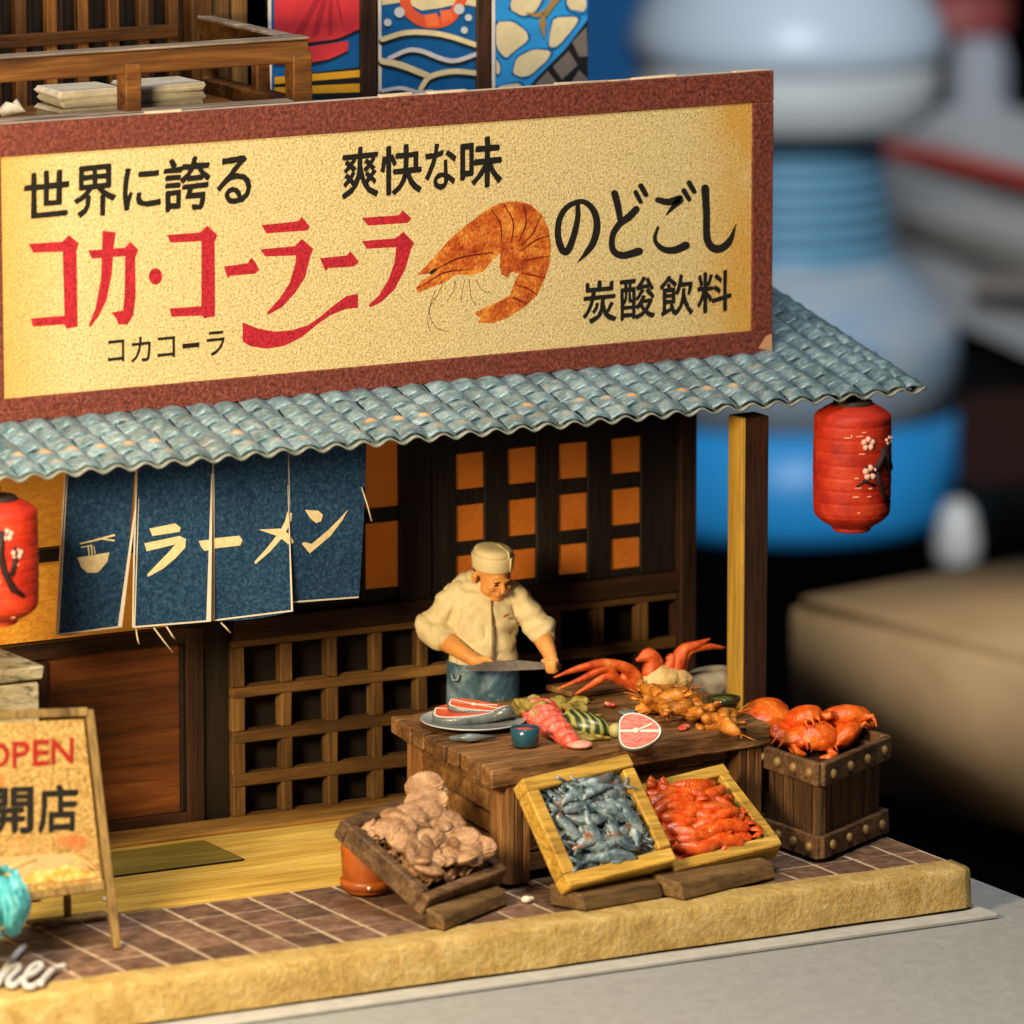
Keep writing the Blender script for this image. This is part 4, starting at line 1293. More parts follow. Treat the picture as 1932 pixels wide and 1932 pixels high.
# teal tuft at the lower left corner
N = NT("teal_fibre")
g = N.noise(N.coord((1, 1, .5), False), 20, 5, .7)
c = N.ramp(g, [(.3, (.012, .16, .22)), (.5, (.06, .42, .52)), (.7, (.30, .74, .80))])
N.bump(g, .8, .03)
M_teal = N.done(c, .5, .4)
yq = -2.98
cq = py(-22, 1708, yq)
TB = cq.z - .17
t = thing("teal_tuft", "ribbed turquoise bundle at the lower left edge, in front of the open board", "bundle", (cq.x, yq, TB))
tag(ob("stump", MB().lathe([(.10, .012), (.09, .05), (.08, TB * .6), (.10, TB + .02)], 18, (cq.x - .16, yq, 0)), M_block), "short dark stump under the turquoise bundle at the left edge", "stump")
for k in range(44):
    a = -pi + k * 2 * pi / 44 + random.uniform(-.06, .06)
    r = .19 + random.uniform(-.015, .02)
    pts = []
    for s in (0, .25, .5, .75, 1):
        rr = r * (.55 + .66 * sin(pi * (.18 + .62 * s)))
        aa = a + .25 * (s - .5) + random.uniform(-.06, .06)
        pts.append((cq.x + rr * cos(aa), yq + rr * sin(aa), TB + .36 * (1 - s) + .04 * random.random()))
    ob("strand", MB().tube(pts, [.014, .020, .024, .022, .016], 7), M_teal, t)
ob("core", MB().ell((cq.x, yq, TB + .19), (.15, .15, .19)), M_teal, t)
ob("green_cap", MB().ell((cq.x, yq, TB + .38), (.10, .10, .05)), plain("teal_green", (.03, .16, .08), .6), t)
pyl = py(14, 1652, yq)
ob("yellow_stick", MB().tube([pyl + Vector((-.3, 0, .02)), pyl + Vector((0, 0, .0)), pyl + Vector((.06, 0, -.015))], .014, 7), plain("stick_yellow", (.60, .36, .05), .6), t)

# white handwritten letters lying on the tiles at the corner
M_wl = plain("white_letters", (.52, .53, .56), .5, .4, .05)
t = thing("white_script", "white handwritten script letters on the tiles at the lower left corner", "lettering", tuple(pz(60, 1830, .03)))
for pts, w in (([(245, 1165), (190, 1215), (110, 1310), (50, 1400), (-30, 1520)], 30), ([(-30, 1540), (60, 1430), (130, 1370), (185, 1355), (180, 1400), (110, 1470), (80, 1530), (130, 1555), (240, 1470)], 30),
               ([(240, 1475), (340, 1430), (410, 1370), (380, 1335), (310, 1380), (240, 1490), (260, 1560), (330, 1560), (420, 1500)], 30), ([(525, 1395), (450, 1470), (395, 1545)], 32), ([(450, 1470), (540, 1385), (640, 1355)], 26)):
    P = [pz(*fP(p), .045) for p in [(q.x, q.y) for q in catmull([(a, b, 0) for a, b in pts], 5)]]
    ob("letter", MB().tube(P, w / 2.48 / 2.111 / 265 * 1.0, 7), M_wl, t)

# doormat board on the deck
M_mat = wood("olive_mat", (.12, .085, .010), (.19, .135, .018), (.25, .185, .035), 0, 4, scr=.3, var=.02)
c4 = [pz(206, 1604, .03), pz(381, 1587, .03), pz(460, 1621, .03), pz(209, 1656, .03)]
t = thing("floor_mat", "thin olive board lying flat on the pale deck before the wall", "mat", (-3.0, -.65, .02))
xr0, xr1, y0, y1 = -4.3, (c4[1].x + c4[2].x) / 2, c4[2].y, c4[1].y
ob("mat_board", MB().box(((xr0 + xr1) / 2, (y0 + y1) / 2, .0285), (xr1 - xr0, y1 - y0, .014), None, .002), M_mat, t)
for (a, b) in (((xr0, y0 - .006), (xr1, y0 - .006)), ((xr1 + .006, y0), (xr1 + .006, y1)), ((xr0, y1 + .006), (xr1, y1 + .006))):
    ob("dark_edge", MB().bar((a[0], a[1], .0265), (b[0], b[1], .0265), .012, .011, (0, 0, 1), 0), M_black, t)

# ================================================================== fish stall: table
t = thing("stall_table", "heavy brown plank table of the fish stall in front of the cook", "table", (-.35, -1.65, .02))
TZ = .83
FL, FR, BR, BL = Vector((-1.585, -2.62, TZ)), Vector((.64, -2.36, TZ)), Vector((.93, -.66, TZ)), Vector((-1.40, -.88, TZ))
npl = 9
for i in range(npl):
    s0, s1 = i / npl + .004, (i + 1) / npl - .004
    e0, e1 = random.uniform(-.025, .02), random.uniform(-.02, .02)
    a, b = FL.lerp(BL, s0), FR.lerp(BR, s0)
    c_, d = FR.lerp(BR, s1), FL.lerp(BL, s1)
    dz = random.uniform(-.008, .006)
    ex = (b - a).normalized()
    a, d = a - ex * (.02 + e0), d - ex * (.02 + e0); b, c_ = b + ex * e1, c_ + ex * e1
    lo = Vector((0, 0, -.115)); up_ = Vector((0, 0, dz))
    if i == 0: lo = Vector((0, 0, -.13))
    mb = MB().hexa([a + lo, b + lo, c_ + lo, d + lo, a + up_, b + up_, c_ + up_, d + up_])
    me = make_mesh("plank", mb, M_stall)
    bm = bmesh.new(); bm.from_mesh(me)
    bmesh.ops.subdivide_edges(bm, edges=[e for e in bm.edges if e.calc_length() > 1.0], cuts=14)
    bmesh.ops.bevel(bm, geom=[e for e in bm.edges if len(e.link_faces) == 2 and e.calc_face_angle(0) > .5], offset=.010, segments=1, affect="EDGES")
    for v_ in bm.verts:
        v_.co += Vector((noise.noise(v_.co * 7 + Vector((i, 0, 0))), noise.noise(v_.co * 7 + Vector((0, i, 3))), noise.noise(v_.co * 6 + Vector((9, i, 0))))) * .012
    bm.to_mesh(me); bm.free()
    link("plank", me, t)
Q = lambda s, r: FL.lerp(FR, s).lerp(BL.lerp(BR, s), r)
ang = atan2((FR - FL).y, (FR - FL).x)
Rz = Matrix.Rotation(ang, 3, "Z")
lh = TZ - .125
def leg(s, r, w=.20, d_=.20):
    p = Q(s, r)
    for k in (-1, 0, 1):
        ob("leg", MB().box((p.x + k * w / 3 * cos(ang), p.y + k * w / 3 * sin(ang), .03 + lh / 2 - .005), (w / 3 - .006, d_, lh - .02), Rz, .008, .004), M_stallv, t)
for s, r in ((.085, .075), (.93, .08), (.09, .92), (.91, .92)): leg(s, r)
for k in range(5):
    z = .13 + k * .135
    a, b = Q(.05, .13), Q(.06, .86)
    ob("side_slat", MB().bar((a.x + random.uniform(-.01, .01), a.y, z), (b.x, b.y, z + random.uniform(-.01, .01)), .035, .122, (0, 0, 1), .008, .006), M_stall, t)
    a, b = Q(.145, .10), Q(.875, .10)
    ob("front_slat", MB().bar((a.x, a.y, z), (b.x, b.y, z), .03, .122, (0, 0, 1), .008, .006), M_stall, t)

# ================================================================== crate of crabs
t = thing("crate", "dark wooden crate with nail-studded bands holding orange crabs", "crate", (1.1, -2.45, .02))
F0, L0, R0 = Vector((.70, -2.93, 0)), Vector((.66, -2.22, 0)), Vector((1.50, -2.46, 0))
B0 = L0 + (R0 - F0)
CH = .665
F1, L1, R1 = pz(1533, 1432, CH + .02), pz(1398, 1384, CH + .02), pz(1676, 1374, CH + .02)
cx = (F0 + B0) / 2
def cz(p, z, k=1.0):
    q = cx + (p - cx) * k
    return Vector((q.x, q.y, z))
corners = [F0, R0, B0, L0]
for i in range(4):
    a, b = corners[i], corners[(i + 1) % 4]
    nrm = Vector(((b - a).y, -(b - a).x, 0)).normalized()
    n = 6
    for k in range(n):
        s0, s1 = k / n + .008, (k + 1) / n - .008
        p0, p1 = a.lerp(b, s0), a.lerp(b, s1)
        q0, q1 = cz(p0, .05, .90), cz(p1, .05, .90)
        r0, r1 = cz(p0, CH - .04, .93), cz(p1, CH - .04, .93)
        th = nrm * -.04
        jo = nrm * random.uniform(-.008, .006)
        ob("plank", MB().hexa([q0 + jo, q1 + jo, q1 + th, q0 + th, r0 + jo, r1 + jo, r1 + th, r0 + th]), M_crate, t)
    for z, h, kk in ((.035, .15, 1.0), (CH - .135, .155, 1.03)):
        p0, p1 = cz(a, 0, kk), cz(b, 0, kk)
        off = nrm * .004
        ob("band", MB().bar(Vector((p0.x, p0.y, z + h / 2)) + off, Vector((p1.x, p1.y, z + h / 2)) + off, .05, h, (0, 0, 1), .008, .004), M_crateh, t)
        for k in range(4):
            s = .12 + .76 * k / 3
            p = p0.lerp(p1, s) + nrm * .031
            Rm_ = nrm.to_track_quat("Z", "Y").to_matrix()
            ob("nail_head", MB().ell((p.x, p.y, z + h * .5 + random.uniform(-.01, .01)), (.036, .036, .026), Rm_, 10, 6), plain("nail_brass", (.24, .14, .05), .4, .5) if "nail_brass" not in bpy.data.materials else bpy.data.materials["nail_brass"], t)
    if i < 4:
        d0, d1 = a.lerp(b, .16), a.lerp(b, .86)
        q0, q1 = cz(d0, CH - .16, .955), cz(d1, .19, .93)
        if False:
            ob("brace", MB().bar(q0 + nrm * .012, q1 + nrm * .012, .03, .07, (0, 0, 1), .006, .003), M_crate, t)
ob("crate_floor", MB().hexa([cz(p, .06, .88) for p in corners] + [cz(p, CH - .10, .88) for p in corners]), M_house, t)
M_crab = None
N = NT("orange_crab")
v = N.coord((1, 1, 1))
g = N.noise(v, 9, 5, .65); g2 = N.noise(v, 34, 3, .6)
c = N.ramp(g, [(.3, (.55, .045, .004)), (.5, (.80, .12, .008)), (.72, (.90, .28, .03))])
c = N.vary(c, .15)
N.bump(g2, .5, .02)
M_crab = N.done(c, .32, .6)
def shell_mesh(name, r, m, seed):
    rr = random.Random(seed)
    mb = MB().ell((0, 0, 0), (r, r * .86, r * .5), None, 16, 10)
    for k in range(7):
        a = pi * k / 6
        mb.ell((r * .90 * cos(a), r * .76 * sin(a), -.02 * r), (r * .13, r * .13, r * .10), None, 7, 5)
    for sg in (-1, 1):
        mb.tube([(sg * r * .6, -r * .5, -.03), (sg * r * .95, -r * .8, -.03), (sg * r * .7, -r * 1.05, -.04), (sg * r * .25, -r * 1.05, -.05)], [r * .16, r * .2, r * .22, r * .06], 8)
        for k in range(3):
            y = r * (-.25 + .35 * k)
            mb.tube([(sg * r * .7, y, -.02), (sg * r * 1.05, y + r * .1, -r * .05), (sg * r * 1.15, y + r * .2, -r * .45)], [r * .11, r * .10, r * .03], 6)
    return blob(name, mb, r * .075, 2, m, r * .05, 9 / r * .25)
crab_meshes = [shell_mesh("crab", .19, M_crab, 1), shell_mesh("crab", .15, M_crab, 2)]
spots = [(1445, 1352, .76, 0, (.25, -.3, .4), "big orange crab at the left end of the crate, nearest the table"), (1515, 1352, .80, 1, (-.2, .2, 1.6), "orange crab in the middle of the crate, tilted on the heap"), (1592, 1356, .75, 0, (.35, .1, 2.6), "domed orange crab at the right end of the crate"),
         (1478, 1382, .70, 1, (.5, -.1, .9), "orange crab at the front left rim of the crate"), (1540, 1386, .70, 1, (.6, .2, -.5), "orange crab leaning over the front corner of the crate"), (1590, 1388, .67, 1, (.4, .4, 3.4), "low orange crab at the right rim of the crate"), (1500, 1395, .66, 1, (.2, 0, 2.0), "orange crab lowest in the front of the crate")]
for (u, vv, z, k, r, lb) in spots:
    p = pz(u, vv, z)
    o = tag(link("crab", crab_meshes[k]), lb, "crab", "orange crabs heaped in the crate")
    o.location = p; o.rotation_euler = r

# ================================================================== things on the table
M_sal = plain("salmon_flesh", (.58, .075, .026), .35, .55, .3, 14, .4, 30, .01)
M_salp = plain("salmon_pink", (.66, .13, .075), .35, .55, .25, 14, .4, 30, .01)
M_fat = plain("fish_fat", (.74, .66, .58), .4, .5, .1)
M_skin = plain("fish_skin", (.13, .16, .17), .28, .7, .4, 12, .4, 40, .01)
M_plate = plain("plate_glaze", (.022, .026, .028), .45, .4, .3, 6, .1)
M_prim = plain("plate_rim", (.42, .43, .42), .25, .6, .1)
# plate with cuts of salmon
pc = Vector((-1.02, -1.52, TZ + .012))
pc = pz(893, 1366, TZ + .012)
t = thing("plate", "dark plate with pale rim at the left end of the stall table", "plate", tuple(pc))
ob("dish", MB().lathe([(.20, 0), (.30, .012), (.345, .030), (.33, .034), (.2, .018)], 32, pc), M_plate, t)
ob("rim", MB().lathe([(.342, .030), (.354, .034), (.350, .042), (.340, .040), (.339, .034)], 36, pc), M_prim, t)
def steak(name, label, u, v, z, rx, ry, th, rot, flesh, group=None, tilt=(0, 0, 0)):
    """Oval fish steak: skin ring, flesh, white bone marks."""
    p = pz(u, v, z)
    t = thing(name, label, "fish steak", tuple(p), 0, group)
    t.rotation_euler = (tilt[0], tilt[1], rot)
    n = 26
    def outline(k, s=1.0):
        a = 2 * pi * k / n
        w = 1 + .12 * cos(a) - .10 * max(0, cos(a - pi)) ** 6
        return Vector((rx * cos(a) * w * s, ry * sin(a) * s * (1 - .18 * cos(a)), 0))
    mb = MB()
    prof = [(1.0, 0), (1.02, th * .5), (1.0, th)]
    vs = []
    for s, z_ in prof:
        vs += [outline(k, s) + Vector((0, 0, z_)) for k in range(n)]
    fs = [(i * n + k, i * n + (k + 1) % n, (i + 1) * n + (k + 1) % n, (i + 1) * n + k) for i in range(2) for k in range(n)]
    fs += [tuple(range(n - 1, -1, -1)), tuple(2 * n + k for k in range(n))]
    ob("skin", mb.add(vs, fs, True), M_skin, t, False)
    ob("fat", MB().plate([outline(k, .97) + Vector((0, 0, th + .003)) for k in range(n)], (0, 0, 1), .006), M_fat, t, False)
    for sg in (-1, 1):
        pts = []
        for k in range(n):
            q = outline(k, .82)
            pts.append(Vector((q.x, max(.012 * 1, q.y * sg) * sg if q.y * sg > 0 else .010 * sg, th + .008)))
        # upper and lower lobes
        lobe = [outline(k, .90) for k in range(n) if sg * outline(k).y > .01]
        lobe.sort(key=lambda q: q.x)
        P = [Vector((q.x, q.y, th + .009)) for q in lobe] + [Vector((lobe[-1].x, .010 * sg, th + .009)), Vector((lobe[0].x, .010 * sg, th + .009))]
        ob("flesh", MB().plate(P, (0, 0, 1), .010), flesh, t, False)
    ob("bone", MB().ell((0, 0, th + .008), (.022, .022, .010), None, 10, 6), M_fat, t, False)
    for a in (.5, 2.7, -.4)[:3 if tilt != (0, 0, 0) else 1]:
        ob("vein", MB().bar((0, 0, th + .0105), (rx * .8 * cos(a), ry * .75 * sin(a), th + .0125), .010, .003, (0, 0, 1), 0), M_fat, t, False)
    return t
steak("salmon_steak", "raw red salmon steak lying lowest on the dark plate", 875, 1357, TZ + .05, .26, .17, .060, radians(-32), M_sal, None, (.05, -.06, 0))
steak("salmon_steak", "red salmon slice lying on top of the other cuts on the plate", 893, 1340, TZ + .115, .22, .09, .035, radians(-38), M_sal, None, (.12, .10, 0))
steak("salmon_steak", "small silver-skinned cut leaning at the right rim of the plate", 950, 1358, TZ + .055, .13, .09, .060, radians(40), M_salp, None, (-.5, .3, 0))
# upright pink steak
p = pz(1200, 1384, TZ + .0)
t = steak("salmon_steak", "round pink salmon steak standing upright on the table, facing the street", 1200, 1384, TZ + .10, .150, .128, .05, 0, M_sal)
t.rotation_euler = Matrix((RT, (UP * .92 + FW * .38).normalized(), -(FW * .92 - UP * .38).normalized())).transposed().to_euler()
# thin knife-like fish on the front of the table
tag(ob("sardine", MB().tube([pz(848, 1392, TZ + .025), pz(885, 1392, TZ + .03), pz(935, 1390, TZ + .02)], [.012, .030, .008], 8), M_skin), "small silver fish lying on the table below the plate", "fish")
# blue cup
cp = pz(991, 1407, TZ + .012)
t = thing("blue_cup", "small blue cup holding red sauce on the front of the stall table", "cup", tuple(cp))
M_cup = plain("blue_glaze", (.012, .075, .12), .2, .7, .2, 10, .1)
ob("cup_body", MB().lathe([(.070, 0), (.082, .01), (.092, .06), (.098, .125), (.090, .127), (.085, .10)], 26, cp), M_cup, t)
ob("sauce", MB().lathe([(.02, .112), (.087, .114), (.02, .118)], 22, cp), plain("red_sauce", (.52, .07, .06), .3, .6), t)
# red shelled tail
M_lob = None
N = NT("coral_red_shell"); g = N.noise(N.coord(), 16, 5, .7)
N.bump(g, .8, .02)
M_lob = N.done(N.ramp(g, [(.3, (.44, .035, .02)), (.5, (.70, .10, .06)), (.72, (.85, .40, .30))]), .3, .6)
a, b = pz(1018, 1345, TZ + .07), pz(1076, 1402, TZ + .03)
t = thing("lobster", "coral red lobster tail lying on the stall table beside the blue cup", "lobster", tuple((a + b) / 2))
for k in range(7):
    s = k / 6
    q = a.lerp(b, s)
    d = (b - a).normalized()
    R = d.to_track_quat("X", "Z").to_matrix()
    r = .145 - .075 * s
    ob("shell_ring", MB().ell((q.x, q.y, TZ + .02 + r * .35), (.058, r, r * .62 + .012), R, 12, 8), M_lob, t)
ob("tail_fan", blob("tail_fan", MB().ell(b + Vector((.06, -.03, 0)), (.085, .05, .02)).ell(b + Vector((.0, -.09, 0)), (.05, .085, .02)).ell(b + Vector((.035, -.07, 0)), (.06, .06, .03)), .010, 2, M_lob) and MB().ell(b + Vector((.035, -.06, .0)), (.09, .09, .025)), plain("tail_pink", (.74, .34, .26), .35, .5, .3, 20, .5, 40), t)
# green-brown weed heap and rolls
N = NT("olive_weed"); g = N.noise(N.coord(), 10, 6, .7)
N.bump(g, .9, .03)
M_weed = N.done(N.ramp(g, [(.3, (.09, .055, .010)), (.5, (.30, .22, .035)), (.72, (.46, .38, .11))]), .5, .4)
mb = MB()
rr = random.Random(5)
c0 = pz(1010, 1345, TZ)
for k in range(26):
    u = rr.uniform(975, 1095); vv = 1352 - 24 * rr.random() + (u - 1030) * -.02
    q = pz(u, vv, TZ + rr.uniform(.02, .16) * (1 - abs(u - 1020) / 120))
    mb.ell(q, (rr.uniform(.05, .10), rr.uniform(.05, .09), rr.uniform(.02, .04)), Euler((rr.uniform(-1, 1), rr.uniform(-1, 1), rr.uniform(0, 3))).to_matrix(), 10, 6)
tag(link("sea_bream", blob("sea_bream", mb, .014, 1, M_weed, .012, 14)), "olive green heap of flat fish and weed behind the lobster tail", "fish")
tag(ob("brown_shell", MB().ell(pz(1052, 1330, TZ + .09), (.055, .045, .045), None, 12, 8), plain("snail_brown", (.16, .06, .018), .4, .5, .3)), "round brown snail shell resting on the olive heap", "shell")
N = NT("green_fish_stripe"); tc = N.coord((1, 1, 1), False)
w = N.n("ShaderNodeTexWave"); w.inputs["Scale"].default_value = 7; w.inputs["Distortion"].default_value = 3; N.l(tc, w.inputs["Vector"])
M_gfish = N.done(N.ramp(w.outputs[0], [(.3, (.018, .035, .02)), (.6, (.13, .16, .035)), (.85, (.34, .33, .08))]), .35, .6)
q = pz(1106, 1372, TZ + .05)
t = thing("striped_fish", "green striped fish lying between the lobster tail and the standing salmon steak", "fish", tuple(q))
d0 = (RT * .7 - Vector((0, 1, 0)) * .55).normalized()
ob("fish_body", MB().tube([q - d0 * .20 + Vector((0, 0, .02)), q - d0 * .12 + Vector((0, 0, .03)), q, q + d0 * .11, q + d0 * .17], [.03, .085, .10, .07, .03], 12), M_gfish, t)
ob("tail_fin", MB().ell(q + d0 * .22 + Vector((0, 0, .0)), (.055, .055, .05), None, 8, 6), plain("fin_pale", (.44, .40, .16), .5), t)
tag(link("weed_strand", blob("weed_strand", MB().ell(pz(1085, 1392, TZ + .025), (.12, .05, .022)).ell(pz(1118, 1392, TZ + .02), (.10, .06, .02)).ell(pz(1100, 1380, TZ + .025), (.12, .10, .022)), .011, 1, M_weed, .01, 20)), "flat brown weed lying under the striped fish", "seaweed")
# small scraps spread between the larger pieces
scrap_me = [link("scrap_src", blob("shell_scrap", MB().ell((0, 0, 0), (.05, .035, .015)).ell((.03, .02, .008), (.035, .03, .014)), .008, 1, m_, .006, 30)) for m_ in (M_weed, M_lob, M_skin)]
for (u, vv, i, lb) in ((1048, 1392, 1, "pink shell scrap in front of the lobster tail"), (1128, 1352, 0, "olive scrap behind the striped fish"), (1140, 1392, 0, "brown-green scrap left of the standing salmon steak"), (1180, 1345, 2, "grey scrap behind the standing salmon steak"),
                       (1000, 1362, 2, "grey scrap between the plate and the lobster tail"), (1290, 1372, 1, "pink scrap in front of the amber shrimps"), (1155, 1330, 1, "pink scrap under the crab's long legs"), (1105, 1322, 0, "olive scrap at the foot of the crab's leg")):
    o = tag(link("shell_scrap", scrap_me[i].data), lb, "scrap", "small scraps on the stall table")
    o.location = pz(u, vv, TZ + .02); o.rotation_euler = (random.uniform(-.2, .2), random.uniform(-.2, .2), random.uniform(0, 6))
for o in scrap_me: bpy.data.objects.remove(o)
# big crab at the back
M_cc = plain("cream_crab_belly", (.62, .42, .16), .45, .5, .2, 9, .5, 24, .02)
N = NT("orange_crab_leg"); g = N.noise(N.coord(), 10, 4, .6)
N.bump(N.noise(N.coord(), 38, 4, .7), .5, .02)
M_leg = N.done(N.ramp(g, [(.3, (.42, .035, .006)), (.55, (.72, .12, .018)), (.75, (.85, .34, .10))]), .38, .5)
CY = -1.14
t = thing("spider_crab", "large orange crab with raised legs and cream belly at the back of the stall table", "crab", tuple(pz(1250, 1300, TZ)))
def P3(u, v, y=CY): return py(u, v, y)
mb = MB().ell(P3(1244, 1287), (.155, .13, .125)).ell(P3(1275, 1287), (.12, .12, .10)).ell(P3(1222, 1293), (.08, .10, .07))
link("belly", blob("belly", mb, .016, 3, M_cc, .02, 12), t)
for pts, w in (([(1205, 1285), (1185, 1262), (1140, 1252), (1090, 1262), (1045, 1278)], [.045, .042, .035, .024, .006]),
               ([(1210, 1292), (1165, 1282), (1145, 1258), (1100, 1280), (1052, 1300)], [.04, .035, .035, .022, .006]),
               ([(1200, 1298), (1150, 1275), (1120, 1290), (1085, 1310)], [.035, .032, .026, .006]),
               ([(1215, 1290), (1196, 1296), (1170, 1275)], [.05, .045, .03]),
               ([(1222, 1278), (1232, 1250), (1222, 1238), (1200, 1246)], [.06, .062, .05, .012]),
               ([(1230, 1272), (1238, 1248), (1222, 1232), (1206, 1240)], [.04, .05, .04, .01]),
               ([(1256, 1272), (1266, 1248), (1262, 1238)], [.045, .04, .03]),
               ([(1272, 1275), (1282, 1240), (1292, 1225), (1318, 1216), (1340, 1205)], [.055, .055, .042, .028, .006]),
               ([(1288, 1262), (1292, 1240), (1305, 1226), (1340, 1220), (1372, 1223)], [.03, .035, .03, .022, .006])):
    pts = catmull([P3(*q) for q in pts], 3)
    m_ = len(pts)
    ws = [w[min(int(i / (m_ - 1) * (len(w) - 1)), len(w) - 2)] * (1 - ((i / (m_ - 1) * (len(w) - 1)) - min(int(i / (m_ - 1) * (len(w) - 1)), len(w) - 2))) + w[min(int(i / (m_ - 1) * (len(w) - 1)), len(w) - 2) + 1] * ((i / (m_ - 1) * (len(w) - 1)) - min(int(i / (m_ - 1) * (len(w) - 1)), len(w) - 2)) for i in range(m_)]
    ob("crab_leg", MB().tube(pts, ws, 8), M_leg, t)
# board under the crab
q = pz(1175, 1300, TZ)
tag(ob("chopping_board", MB().box((q.x, q.y + .08, TZ + .022), (.95, .34, .035), Rz, .008, .006), M_stall), "flat brown board at the back of the table under the crab legs", "board")
# orange shrimp heap
N = NT("amber_shrimp"); g = N.noise(N.coord(), 13, 5, .7)
N.bump(g, .7, .02)
M_ash = N.done(N.vary(N.ramp(g, [(.3, (.22, .055, .006)), (.5, (.52, .17, .015)), (.72, (.72, .36, .07))]), .2), .35, .55)
def prawn_mesh(name, L, r, m, bend, feel=True):
    mb = MB()
    n = 15
    pts, ws = [], []
    for i in range(n):
        s = i / (n - 1)
        a = bend * (s - .3)
        pts.append(Vector((L * (s - .5) * (1 - .12 * bend * s), .0 - L * .22 * bend * (s - .5) ** 2 * 3, r * .2 * sin(pi * s))))
        ws.append(r * (.35 + .75 * sin(pi * min(1, .12 + .8 * (1 - s))) ) * (1 + .10 * (i % 2)) * (.25 if i in (0, n - 1) else 1))
    mb.tube(pts, ws, 8)
    e = pts[-1]
    mb.tube([e, e + Vector((.20 * L, -.10 * L, .01))], [r * .5, r * .75], 5, True, .35)
    mb.tube([e, e + Vector((.22 * L, .02 * L, .01))], [r * .5, r * .7], 5, True, .35)
    h = pts[0]
    for k in (-1, 1) if feel else ():
        mb.tube([h, h + Vector((-.25 * L, k * .08 * L, .03 * L)), h + Vector((-.5 * L, k * .2 * L, .01))], [r * .14, r * .1, r * .05], 4)
    for k in range(4):
        q = pts[3 + k]
        mb.tube([q, q + Vector((-.05 * L, -.18 * L, -.3 * r)), q + Vector((-.10 * L, -.26 * L, -.5 * r))], [r * .16, r * .12, r * .05], 4)
    return make_mesh(name, mb, m)
ash = [prawn_mesh("shrimp", .26, .045, M_ash, 1.1), prawn_mesh("shrimp", .22, .04, M_ash, 1.6)]
rr = random.Random(11)
for k in range(26):
    u = 1228 + 142 * rr.random(); vv = 1310 + (u - 1235) * .26 + rr.uniform(-8, 26)
    z = TZ + .035 + .09 * max(0, 1 - abs(vv - 1325 - (u - 1235) * .2) / 30) * rr.random()
    o = tag(link("shrimp", ash[k % 2]), "amber cooked shrimp in the heap beside the green bowl on the table", "shrimp", "amber shrimps heaped on the table")
    o.location = pz(u, vv, z)
    o.rotation_euler = (rr.uniform(-.5, .5), rr.uniform(-.4, .4), rr.uniform(0, 6.28))
# dark green bowl, pale cloth bundle
cp = pz(1365, 1340, TZ + .012)
t = thing("green_bowl", "dark green bowl at the right end of the stall table by the post", "bowl", tuple(cp))
M_gb = plain("green_glaze", (.022, .028, .010), .2, .7, .3, 8, .15)
ob("bowl_body", MB().lathe([(.055, 0), (.085, .02), (.112, .065), (.116, .09), (.105, .092), (.09, .07)], 28, cp), M_gb, t)
ob("filling", MB().lathe([(.02, .082), (.102, .080), (.02, .088)], 24, cp), plain("green_soup", (.085, .10, .022), .35, .6, .4, 20, .4), t)
tag(link("cloth_bundle", blob("cloth_bundle", MB().ell(py(1325, 1296, -1.0), (.22, .16, .13)).ell(py(1352, 1290, -1.0), (.16, .14, .13)).ell(py(1300, 1304, -1.0), (.14, .12, .08)), .02, 4, plain("pale_cloth", (.34, .29, .20), .8, .2, .2, 5, .3), .03, 7)), "pale grey cloth bundle behind the crab at the post", "cloth")

# ================================================================== trays
def frame_from(bl, br, tl):
    w = br - bl
    x = w.normalized()
    h = tl - bl
    h = h - x * h.dot(x)
    return bl, x, h.normalized(), w.length, h.length, x.cross(h.normalized()).normalized()
def tray(name, label, bl, br, tl, m, rim, dep, floor_m):
    o, x, y, W, H, n = frame_from(bl, br, tl)
    M = Matrix((x, y, n)).transposed()
    t = thing(name, label, "tray", tuple(o))
    def bx(c, s, nm, mm, bev=.009):
        return ob(nm, MB().box(o + M @ Vector(c), s, M, bev, .005), mm, t)
    bx((W / 2, rim / 2, -dep / 2), (W, rim, dep), "rim_board", m)
    bx((W / 2, H - rim / 2, -dep / 2), (W, rim, dep), "rim_board", m)
    bx((rim / 2, H / 2, -dep / 2), (rim, H - 2 * rim - .002, dep), "rim_board", m)
    bx((W - rim / 2, H / 2, -dep / 2), (rim, H - 2 * rim - .002, dep), "rim_board", m)
    bx((W / 2, H / 2, -dep + .012), (W - 2 * rim + .01, H - 2 * rim + .01, .024), "tray_floor", floor_m, .002)
    return t, o, x, y, n, W, H, M
def wedge(label, pts_front, back_dir, h, name="wedge_block"):
    """Low block under a tray: front edge line on the ground, extruded backwards."""
    a, b = pts_front
    d = Vector(back_dir)
    up_ = Vector((0, 0, h))
    sl = (b - a).cross(up_).normalized() * 0
    mb = MB().hexa([a, b, b + d, a + d, a + up_ * .8 + d * .12, b + up_ * .8 + d * .12, b + up_ * 1.1 + d, a + up_ * 1.1 + d])
    me = make_mesh(name, mb, M_block); recalc(me)
    bm = bmesh.new(); bm.from_mesh(me); bmesh.ops.bevel(bm, geom=bm.edges[:], offset=.012, segments=1, affect="EDGES"); bm.to_mesh(me); bm.free()
    return tag(link(name, me), label, "block", "wooden blocks propping the trays")
